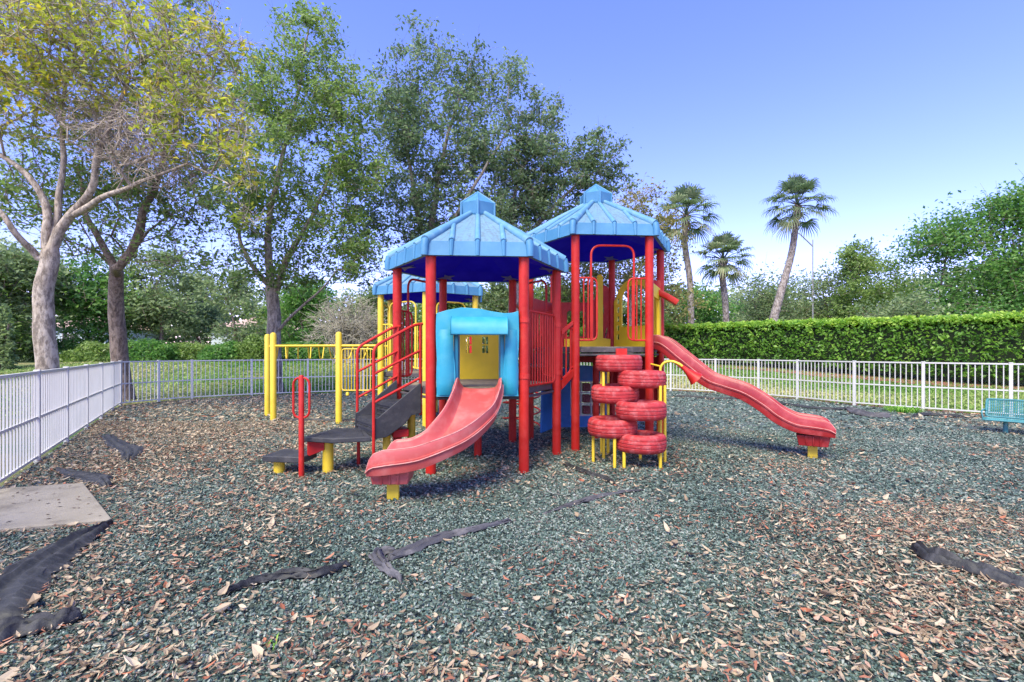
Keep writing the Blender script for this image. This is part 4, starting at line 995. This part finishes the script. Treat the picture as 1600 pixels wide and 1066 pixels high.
LM['grey'] = leafmat('grey_green_leaves', [(0,(.07,.11,.045)), (.4,(.16,.23,.10)), (.8,(.31,.39,.19)), (1,(.46,.52,.32))], .5, .45)
LM['brown'] = leafmat('brownish_leaves', [(0,(.06,.08,.025)), (.4,(.17,.19,.06)), (.7,(.32,.27,.10)), (1,(.42,.40,.18))], .5, .4)
LM['bush'] = leafmat('bright_bush_leaves', [(0,(.03,.09,.025)), (.5,(.11,.25,.06)), (1,(.30,.46,.13))], .45, .45)
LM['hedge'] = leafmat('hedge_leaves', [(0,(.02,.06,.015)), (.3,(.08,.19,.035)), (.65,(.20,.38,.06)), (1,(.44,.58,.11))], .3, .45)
LM['palm'] = leafmat('palm_leaves', [(0,(.05,.08,.045)), (.5,(.14,.21,.10)), (.9,(.30,.35,.20)), (1,(.40,.38,.22))], .45, .4)

# big tree 1: pale trunk at the left fence, yellow sparse crown
Y1 = 11.0
grow_tree('broadleaf_tree', 'large pale-barked tree with sparse yellowing crown leaning over the left fence', [
  ([W(72,655,Y1), W(72,560,Y1), W(68,470,Y1), W(78,395,Y1)], .225, .17),
  ([W(78,395,Y1), W(105,345,Y1), W(140,295,10.7), W(165,215,10.5), W(200,120,10.3)], .115, .03),
  ([W(110,340,Y1), W(170,305,10.4), W(225,285,10), W(290,255,9.8)], .075, .02),
  ([W(78,395,Y1), W(95,300,11.3), W(100,220,11.5), W(85,120,11.5)], .085, .025),
  ([W(72,400,Y1), W(68,320,Y1), W(30,262,Y1), W(-40,220,Y1)], .10, .035),
  ([W(64,410,Y1), W(30,365,10.6), W(-10,320,10.4), W(-60,300,10.2)], .08, .03)],
  [blob(150,90,10.6,170,80,120), blob(60,40,11,120,70,110), blob(280,110,10.0,100,75,90), blob(310,200,9.8,90,60,80), blob(385,255,9.6,40,70,50,.9), blob(390,330,9.6,22,30,25,.5), blob(60,160,11,90,60,90), blob(340,60,10.4,50,50,50), blob(-60,120,11,100,120,100,.8), blob(100,-60,11,240,70,150,.5)],
  720, 18, .12, LM['yel'], M['bark_pale'], cl_r=.30, seedr=1, twigs=9, tipr=.008, pathw=.22, bareblobs=[blob(240,235,10.2,80,60,70), blob(170,200,10.5,90,50,70)], nbare=170, group='big trees round the playground')
# dead twiggy tangle in its lower crown belongs to the same tree: bare clusters
grow_tree('broadleaf_tree', 'brown-trunked tree standing just right of the pale tree behind the fence corner', [
  ([W(194,626,14.5), W(187,560,14.5), W(181,480,14.3), W(182,425,13.9)], .25, .17),
  ([W(182,425,13.2), W(160,380,13.4), W(135,330,13.6), W(120,260,13.8)], .11, .04),
  ([W(182,425,13.2), W(208,380,13), W(228,330,12.8), W(250,270,12.6), W(280,180,12.6)], .14, .04)],
  [blob(170,330,13.4,150,80,120), blob(290,310,12.8,80,60,80,.8), blob(120,250,13.6,110,80,110,.8), blob(250,210,12.8,90,90,90), blob(300,60,12.8,45,80,50,1.1), blob(60,300,13.6,80,60,80,.6), blob(230,90,13,90,80,80,.6), blob(290,400,12.8,90,30,60,.5)],
  520, 34, .12, LM['mid'], M['bark_dark'], cl_r=.4, seedr=2, twigs=5, bare=.25, group='big trees round the playground')
# bare tangle of twigs (part of the first tree crown)
Y3 = 17
grow_tree('broadleaf_tree', 'tall green tree with forked grey trunk behind the yellow monkey bars', [
  ([W(430,617,Y3), W(428,540,Y3), W(428,490,Y3), W(424,450,Y3)], .27, .2),
  ([W(424,450,Y3), W(395,415,Y3), W(375,370,17.4), W(370,300,17.6)], .11, .03),
  ([W(424,450,Y3), W(420,390,17), W(425,320,17), W(445,230,17), W(470,120,17), W(482,40,17)], .15, .02),
  ([W(430,460,Y3), W(450,400,16.6), W(480,350,16.4), W(505,300,16.4), W(530,220,16.4)], .12, .02),
  ([W(432,520,Y3), W(465,485,16.4), W(500,455,16), W(530,420,15.8)], .06, .02)],
  [blob(480,60,17,48,60,50,1.2), blob(455,150,17,90,60,80), blob(540,150,16.6,60,60,55,.9), blob(390,140,17,50,50,50,.8), blob(470,270,17,120,90,100), blob(560,260,16.6,50,60,50,.8), blob(390,330,17,70,70,70,.8), blob(520,380,16.4,80,50,60,.9), blob(430,420,17,110,40,80,.7), blob(350,280,17,40,80,50,.5), blob(560,420,16.2,50,50,50,.4)],
  700, 46, .135, LM['mid'], M['bark_grey'], cl_r=.38, seedr=3, twigs=4, group='big trees round the playground')
Y4 = 21
grow_tree('broadleaf_tree', 'tall loose-crowned tree rising behind the left roofed tower', [
  ([(P(680,560,Y4).x, Y4, .4), W(678,500,Y4), W(674,440,Y4), W(672,400,Y4)], .3, .2),
  ([W(672,400,Y4), W(650,320,Y4), W(635,230,Y4), W(620,120,Y4)], .15, .02),
  ([W(672,400,Y4), W(680,310,Y4), W(700,210,Y4), W(735,100,Y4)], .16, .02),
  ([W(672,400,Y4), W(710,340,20.5), W(760,260,20), W(800,190,20)], .12, .02)],
  [blob(655,90,21,45,50,50,1), blob(730,110,21,50,50,50,.9), blob(790,130,20.6,35,45,40,.7), blob(620,180,21,45,80,60,1), blob(690,210,21,90,80,80,1), blob(780,230,20.6,70,60,60,1), blob(620,320,21,70,80,70,1), blob(700,340,21,80,80,70,1), blob(760,350,20.6,70,60,60,.8), blob(640,440,20,50,40,40,.5), blob(560,370,20,40,80,50,.6)],
  720, 46, .16, LM['dark'], M['bark_grey'], cl_r=.46, seedr=4, twigs=4, group='big trees round the playground')
Y5 = 22
grow_tree('broadleaf_tree', 'wide windswept dark tree between the two blue-roofed towers', [
  ([(P(800,560,Y5).x, Y5, .5), W(802,500,Y5), W(805,440,Y5), W(808,400,Y5)], .28, .2),
  ([W(808,400,Y5), W(800,330,Y5), W(815,270,Y5), W(845,200,Y5)], .12, .02),
  ([W(808,400,Y5), W(850,340,Y5), W(900,290,Y5), W(960,245,Y5)], .12, .02)],
  [blob(840,190,22,45,45,45,.8), blob(860,260,22,80,50,60,1), blob(930,250,22,50,40,45,1), blob(810,290,22,60,60,60,.9), blob(890,310,22,80,50,60,1), blob(960,290,21.5,30,30,30,.7), blob(800,370,22,90,60,70,.8), blob(880,380,22,70,50,60,.5)],
  560, 46, .16, LM['dark'], M['bark_grey'], cl_r=.43, seedr=5, twigs=4, flat=.55, group='big trees round the playground')
grow_tree('broadleaf_tree', 'brownish low tree seen through the right tower beside the first palm', [
  ([(P(985,560,26).x, 26, .8), W(985,500,26), W(985,460,26), W(985,430,26)], .2, .12)],
  [blob(1005,340,26,45,50,45,1), blob(960,400,26,90,60,60,1), blob(1040,400,26,30,70,40,.8), blob(985,300,26,20,22,20,.3), blob(920,440,26,80,60,60,1), blob(1050,480,26,40,40,40,.6)],
  360, 46, .17, LM['brown'], M['bark_dark'], cl_r=.6, seedr=6, twigs=3, group='big trees round the playground')

# background trees
def bgtree(px, top, base, Y, wpx, leafm, label, seed, n=150, lpc=46, lsize=.26, bark='bark_dark', low=.25, group='trees in the background'):
    zb = float(terrain(0,Y)); x = (px-800)/F*Y; zt = CAMH-(top-HY)/F*Y; h = zt-zb; r = wpx/2/F*Y
    rg = random.Random(seed); bl = []
    for k in range(9):
        a = rg.random()*6.28; d = rg.random()*.62*r; hh = zb+h*(low+(.93-low)*rg.random()**.8); t = (hh-zb)/h
        rr = r*(.55-.28*max(0,t-.5))
        bl.append(((x+d*math.cos(a)*(1.25-.6*t), Y+d*math.sin(a)*.8, min(hh, zt-rr*.55)), (rr*rg.uniform(.8,1.2), rr, rr*rg.uniform(.55,.8)), 1))
    bl.append(((x+rg.uniform(-.2,.2)*r, Y, zt-r*.3), (r*.35, r*.35, r*.3), 1.3))
    tr = [(x,Y,zb-.1), (x+rg.uniform(-.2,.2),Y,zb+h*.18), (x+rg.uniform(-.5,.5),Y,zb+h*.4), (x+rg.uniform(-.8,.8),Y,zb+h*.7)]
    return grow_tree('broadleaf_tree', label, [(tr, max(.14,h*.022), .05)], bl, n, lpc, lsize, leafm, M[bark], cl_r=max(.7, r*.2), seedr=seed, twigs=1, tipr=.014, sides=6, group=group, aspect=.55, hollow=.3)
bgtree(1185,425,500,44,190,LM['grey'],'grey-green tree in the background between the second palm and the leaning palm',21,200)
bgtree(1090,455,500,40,150,LM['bush'],'small bright tree behind the hedge left of the short palm',22)
bgtree(1290,410,500,46,170,LM['grey'],'grey-green spreading tree just right of the street lamp',23,200)
bgtree(1335,380,500,42,110,LM['mid'],'dark rounded tree top standing above the hedge at mid right',24)
bgtree(1405,395,500,48,150,LM['mid'],'green tree filling the dip left of the big right-hand tree',25,170)
bgtree(1475,345,500,38,240,LM['bush'],'broad dense green tree above the right part of the hedge',26,300)
bgtree(1590,300,500,36,230,LM['bush'],'tallest dense green tree at the right edge of the photograph',27,320)
bgtree(1700,320,500,38,220,LM['mid'],'green tree cut off by the right edge beyond the hedge',28,160)
bgtree(1240,460,500,52,260,LM['grey'],'pale distant tree mass behind the leaning palm trunk',29,150)
bgtree(1400,470,510,34,170,LM['grey'],'low grey-green tree directly behind the hedge at right',30,170)
# left background
bgtree(20,370,560,30,190,LM['grey'],'green tree behind the pale trunk at the left edge',31,220)
bgtree(140,400,560,34,180,LM['bush'],'bright green tree between the two left trunks',32,220)
bgtree(250,390,560,36,170,LM['grey'],'mid green tree right of the brown trunk in the background',33,220)
bgtree(310,430,560,40,120,LM['grey'],'pale grey-green tree in front of the pink-roofed house',34,150)
bgtree(365,415,560,33,110,LM['grey'],'slender young tree with thin trunk before the house',35,70,34)
bgtree(480,440,560,38,150,LM['bush'],'bushy green tree behind the monkey bars',36,180)
bgtree(590,450,560,36,120,LM['grey'],'grey-green tree behind the small yellow-posted tower',37,160)
bgtree(700,430,560,34,150,LM['mid'],'dense green tree behind the left slide tower',38,170)
bgtree(800,445,560,32,150,LM['grey'],'grey-green bushy tree seen between the two towers',39,200)
bgtree(880,440,560,34,140,LM['mid'],'green tree behind the short link between the towers',40,180)
bgtree(-60,400,560,28,160,LM['mid'],'green tree cut off by the left edge',41,120)
bgtree(430,470,560,44,120,LM['mid'],'green tree right of the pink-roofed house',42,120)
def woods(name, label, px0, px1, Y, topf, n, size, leafm, seed):
    rg = np.random.default_rng(seed); px = px0+(px1-px0)*rg.random(n); YY = Y+rg.random(n)*5
    t = np.array([topf(p) for p in px])+18*np.array([noise.noise((p*.03, seed, 0)) for p in px])+8*np.array([noise.noise((p*.11, seed, 4)) for p in px])
    zt = CAMH-(t-HY)/F*Y; zb = .85; u = rg.random(n); z = zb+(zt-zb)*u; x = (px-800)/F*Y
    lump = np.array([noise.noise((a*.35, b*.2, c*.45)) for a, b, c in zip(x, YY, z)])
    YY = YY-lump*3; rnd = np.clip(.45+.8*lump+.35*(rg.random(n)-.5), 0, 1)
    tag(fast_quads(name, leaf_cloud(np.stack([x,YY,z],1), size, rnd, .6), 4, [(0,1,2,3)], {'rnd': rnd}, leafm), label, 'woodland', kind='stuff')
woods('distant_woods', 'continuous mass of far trees closing the view behind the lawn on the left', -250, 1060, 56, lambda p: 462+12*math.sin(p*.013), 60000, .5, LM['grey'], 3)
woods('distant_woods', 'continuous mass of far trees behind the hedge on the right', 1000, 1900, 58, lambda p: 452+14*math.sin(p*.011)-max(0,(p-1300))*.12, 42000, .5, LM['grey'], 4)
# pale dry bush
def wire_bush(px, py, Y, rpx, hpx, label):
    x = (px-800)/F*Y; zb = float(terrain(0,Y)); r = rpx/F*Y; h = hpx/F*Y; mb = MB(); rg = random.Random(5)
    for k in range(300):
        a = rg.random()*6.28; e = rg.random()**.7; p = Vector((x+rg.uniform(-.3,.3)*r, Y+rg.uniform(-.3,.3)*r, zb))
        q = Vector((x+math.cos(a)*r*(.3+.8*e), Y+math.sin(a)*r*.6, zb+h*(.25+.8*rg.random()*(1.15-.5*e)))); m = p.lerp(q,.5)+Vector((rg.uniform(-1,1)*.4, 0, .25*h))
        m2 = p.lerp(q,.8)+Vector((rg.uniform(-1,1)*.3, rg.uniform(-.3,.3), .18*h)); mb.tube([p,m,m2,q], [.035,.022,.014,.006], 4, cap=False)
        for j in range(3):
            s = m2.lerp(q, rg.random()); mb.tube([s, s+Vector((rg.uniform(-.7,.7),rg.uniform(-.3,.3),rg.uniform(-.5,.4)))], [.012,.004], 3, cap=False)
    root = thing('dry_bush', label, 'bush', (x,Y,zb)); mb.build('branches', M['dead_twig'], root, smooth_a=0)
wire_bush(545, 520, 27, 62, 100, 'pale leafless tangled bush behind the second yellow post')
# low shrub belt at far left and others
def shrub(px, top, Y, wpx, label, seed, leafm, lsize=.2, n=4200, group='low shrubs along the lawn'):
    x = (px-800)/F*Y; zb = float(terrain(0,Y)); zt = CAMH-(top-HY)/F*Y; h = zt-zb; r = wpx/2/F*Y; rg = np.random.default_rng(seed)
    d = rg.normal(size=(n,3)); d /= np.linalg.norm(d,axis=1)[:,None]; d[:,2] = np.abs(d[:,2])
    rad = .55+.5*rg.random(n)**.5; lump = np.array([1+.28*noise.noise((a*2.2+seed,b*2.2,c*2.2)) for a, b, c in d])
    Cc = np.array([x,Y,zb])+d*np.array([r*1.1,r*.7,h])*rad[:,None]*lump[:,None]
    rnd = np.clip(.5*rg.random(n)+.5*(.5+.7*np.array([noise.noise((a*5,b*5,c*5+seed)) for a, b, c in d])), 0, 1)
    root = thing('shrub', label, 'shrub', (x,Y,zb), group); fast_quads('foliage', leaf_cloud(Cc, lsize, rnd, .4), 4, [(0,1,2,3)], {'rnd': rnd}, leafm, root)
    mb = MB(); r2 = random.Random(seed)
    for k in range(10): a = r2.random()*6.28; mb.tube([(x,Y,zb-.05), (x+math.cos(a)*r*.4,Y+math.sin(a)*r*.3,zb+h*.5), (x+math.cos(a)*r*.7,Y+math.sin(a)*r*.5,zb+h*.8)], [.04,.025,.012], 5, cap=False)
    mb.build('stems', M['bark_dark'], root)
for i, (px, top, wd, lab) in enumerate([(20,528,110,'dark low shrub at the far left edge of the lawn'), (105,532,100,'low dark shrub right of the pale tree trunk'), (150,538,80,'small low shrub left of the brown trunk'),
    (225,532,100,'low green shrub right of the brown trunk'), (290,536,90,'low green shrub left of the house front'), (355,538,80,'low shrub in front of the house window'), (405,530,70,'low shrub left of the yellow posts'),
    (470,535,90,'low shrub seen over the left monkey bar rail'), (560,535,110,'low shrub behind the right monkey bar post'), (640,540,90,'low shrub hidden partly by the staircase rails')]):
    shrub(px, top, 31+1.3*math.sin(i*2), wd, lab, 50+i, LM['bush'] if i % 2 else LM['mid'], .22)
shrub(2, 488, 24, 34, 'yellow-green spiky shrub at the extreme left', 71, LM['grey'], .3, 900)

# hedge
def hedge():
    a, b = np.array([4.6, 30.2]), np.array([28.5, 15.1]); d = b-a; L = np.linalg.norm(d); u = d/L; n = np.array([-u[1],u[0]]); th = 1.3; ztop = 2.93
    root = thing('hedge', 'long clipped glossy green hedge beyond the right-hand fence', 'hedge', (16, 23, .4))
    mb = MB(); S = 60; vs = []
    for i in range(S+1):
        p = a+d*i/S
        for s, z in ((-.5,0), (-.42,.6), (-.40,1), (.40,1), (.42,.6), (.5,0)):
            q = p+n*s*th*.62; zb = float(terrain(q[0],q[1])); hz = ztop-.3
            j = .1*noise.noise((i*.4,s*3,z*3)); vs.append((q[0]+n[0]*j, q[1]+n[1]*j, zb+.25+(hz-zb-.25)*z+j))
    mb.add(vs, [(i*6+k, i*6+k+1, (i+1)*6+k+1, (i+1)*6+k) for i in range(S) for k in range(5)])
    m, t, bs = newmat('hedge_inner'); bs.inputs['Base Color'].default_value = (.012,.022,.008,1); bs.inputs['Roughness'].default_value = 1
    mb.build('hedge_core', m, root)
    N_ = 150000; t_ = RNG.random(N_); face = RNG.random(N_); s = RNG.random(N_); P2 = a+d*t_[:,None]
    top = face < .22; z = np.where(top, 1, s); side = np.where(top, s-.5, np.where(face < .93, -.5, .5))
    sgn = np.sign(-n[1])
    if sgn < 0: side = -side
    q = P2+n*(side*th)[:,None]; zb = terrain(q[:,0],q[:,1]); 
    lump = np.array([noise.noise((x*.9,y*.9,zz*2.0)) for x, y, zz in zip(q[:,0],q[:,1],z)])
    lump2 = np.array([noise.noise((x*3.2,y*3.2,zz*6.0+4)) for x, y, zz in zip(q[:,0],q[:,1],z)])
    dep = .10*lump+.13*lump2+RNG.normal(size=N_)*.05
    outw = np.where(top, 0, np.sign(side)); q = q+n*(outw*dep)[:,None]
    taper = 1-.10*(1-z)
    zt_ = ztop+.07*np.array([noise.noise((x*.35, y*.35, 9)) for x, y in q[:,:2]])+.05*np.array([noise.noise((x*1.1, y*1.1, 3)) for x, y in q[:,:2]]); Z = zb+.32+(zt_-zb-.32)*z+np.where(top, dep*1.1, 0)+RNG.normal(size=N_)*.02
    Cc = np.stack([q[:,0], q[:,1], Z], 1)
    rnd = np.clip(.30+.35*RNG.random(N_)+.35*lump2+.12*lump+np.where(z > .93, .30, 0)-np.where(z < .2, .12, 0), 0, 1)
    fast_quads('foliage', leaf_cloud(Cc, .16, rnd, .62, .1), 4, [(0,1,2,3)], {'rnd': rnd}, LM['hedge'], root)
    mb = MB(); r2 = random.Random(3)
    for k in range(110):
        p = a+d*(k+r2.random())/110-n*th*.3*(1 if sgn > 0 else -1); zb = float(terrain(p[0],p[1])); mb.tube([(p[0],p[1],zb-.05), (p[0]+r2.uniform(-.1,.1),p[1],zb+.7)], [.03,.02], 5, cap=False)
    mb.build('stems', M['bark_dark'], root)
    q = [tuple(a+d*i/20) for i in range(21)]
    tag(strip(q, -1.5, .6, .02).build('hedge_bark_bed', M['redmulch'], smooth_a=0), None, None, kind='structure')
hedge()

# palms
def palm(label, trunk, r0, r1, crown, Y, cr, seed, nfr=34):
    rg = random.Random(seed); pts = bez([W(px,py,Y) for px, py in trunk], 10); m = len(pts)
    pts[0].z = float(terrain(0,Y))-.1
    root = thing('palm_tree', label, 'palm tree', pts[0], 'palms beyond the hedge'); mb = MB()
    mb.tube(pts, [(r0+(r1-r0)*i/(m-1))*(1+.06*(i%2)) for i in range(m)], 12); tr = mb.build('trunk', M['palm_bark'], root, smooth_a=50)
    top = pts[-1]; mb = MB()   # boots under the crown
    for k in range(26):
        a = k*2.4; z = -.9+k*.035; d = Vector((math.cos(a),math.sin(a),0)); p = top+Vector((0,0,z)); mb.tube([p+d*r1*.8, p+d*(r1+.14)+Vector((0,0,.25))], [.06,.02], 4)
    mb.build('boots', M['bark_dark'], root)
    V = []; rn = []; mb = MB()
    for k in range(nfr):
        a = k*2.39996+rg.uniform(-.2,.2); t = (k+.5)/nfr; e = R_(88-128*t+rg.uniform(-9,9)); L = cr*rg.uniform(.48,.64)
        dh = Vector((math.cos(a),math.sin(a),0)); d = dh*math.cos(e)+Vector((0,0,math.sin(e)))
        st = top+Vector((0,0,.15*(1-t))); pe = st+d*L+Vector((0,0,-.10*L)); mb.tube([st, st+d*L*.5, pe], [.03,.022,.015], 4, cap=False)
        side = dh.cross(Vector((0,0,1))).normalized(); dirr = (pe-st).normalized(); fl = cr*rg.uniform(.38,.50); upv = side.cross(dirr).normalized(); tone = rg.random()
        for q in range(22):
            f = (q/21-.5)*R_(215); dd = dirr*math.cos(f)+side*math.sin(f)+upv*(.22*abs(math.sin(f)))
            ll = fl*(1-.25*abs(f)/2.1)*rg.uniform(.85,1.1); droop = Vector((0,0,-1))*ll*(.22+.25*t)
            p1 = pe+dd*ll*.5+upv*rg.uniform(-.03,.03); p2 = pe+dd*ll*.9+droop*.6; p3 = pe+dd*ll*1.0+droop*1.3; w_ = (dd.cross(upv)).normalized()*.045
            V += [pe-w_*.3, pe+w_*.3, p1+w_, p1-w_, p1-w_, p1+w_, p2+w_*.5, p2-w_*.5, p2-w_*.5, p2+w_*.5, p3+w_*.05, p3-w_*.05]
            rn += [min(1,max(0,.55*tone+.45*rg.random()+(.25 if t > .9 else 0)))]*3
    fast_quads('fronds', np.array([list(v) for v in V]), 4, [(0,1,2,3)], {'rnd': np.array(rn)}, LM['palm'], root); mb.build('frond_stalks', LM['palm'], root)
palm('palm left of the three with a straight trunk next to the right blue roof', [(1080,510),(1078,440),(1070,380),(1072,338)], .19, .17, None, 30, 2.3, 1, 34)
palm('shortest palm between the other two with a brown collar under its crown', [(1135,505),(1133,470),(1129,435),(1130,408)], .17, .19, None, 29, 1.9, 2, 32)
palm('tallest palm with a leaning curved trunk standing alone right of centre', [(1208,500),(1222,450),(1238,390),(1246,322)], .27, .17, None, 32, 2.35, 3, 34)
# street lamp
lp = thing('street_lamp', 'distant curved-arm street lamp behind the leaning palm', 'street lamp', (P(1270,500,42).x, 42, .85))
mb = MB(); q = P(1270,385,42); mb.tube([(q.x,42,.8), (q.x,42,q.z+.6)], [.075,.045], 10); mb.build('pole', M['galv'], lp)
mb = MB(); mb.tube([q, P(1250,366,42), P(1228,352,42)], [.06,.05,.04], 8); mb.build('arm', M['galv'], lp)
mb = MB(); e = P(1226,351,42); mb.tube([e+Vector((.3,0,-.05)), e, e+Vector((-.45,0,.05))], [.08,.17,.09], 10); mb.build('lamp_head', M['black'], lp, smooth_a=60)

# house
def house(px0, px1, py_eave, py_ridge, Y, label, win_px):
    zb = .85; x0, x1 = (px0-800)/F*Y, (px1-800)/F*Y; ze = CAMH-(py_eave-HY)/F*Y; zr = CAMH-(py_ridge-HY)/F*Y
    h = thing('house', label, 'house', ((x0+x1)/2, Y, zb)); mw = paint('stucco_wall'+str(px0), (.42,.50,.54), .9, .08); mr = paint('tile_roof'+str(px0), (.48,.33,.27), .8, .25, scale=3)
    mb = MB(); mb.box(((x0+x1)/2, Y+4, (zb+ze)/2-.1), (x1-x0, 8, ze-zb+.2)); mb.build('wall', mw, h)
    mb = MB(); e = .5; vs = [(x0-e,Y-e,ze), (x1+e,Y-e,ze), (x1+e,Y+8+e,ze), (x0-e,Y+8+e,ze), (x0+3,Y+4,zr), (x1-3,Y+4,zr)]
    mb.add(vs, [(0,1,5,4), (1,2,5), (2,3,4,5), (3,0,4), (3,2,1,0)]); mb.build('roof', mr, h, smooth_a=0)
    for wx in win_px:
        x = (wx-800)/F*Y; z = ze-1.2
        mb = MB(); mb.box((x,Y-.03,z), (1.7,.1,1.3)); o = mb.build('window', M['white'], h); mb = MB()
        for s in (-.4,.4): mb.box((x+s,Y-.09,z), (.7,.04,1.1))
        mb.build('pane', M['black'], o)
house(330, 425, 513, 488, 46, 'pale blue house with a pinkish tiled roof far behind the lawn at left', [378, 402])
house(60, 165, 512, 490, 50, 'house with a pink tiled roof glimpsed between the two left trunks', [110])
house(1340, 1400, 520, 500, 60, 'pale house with light walls glimpsed above the right-hand hedge', [1370])
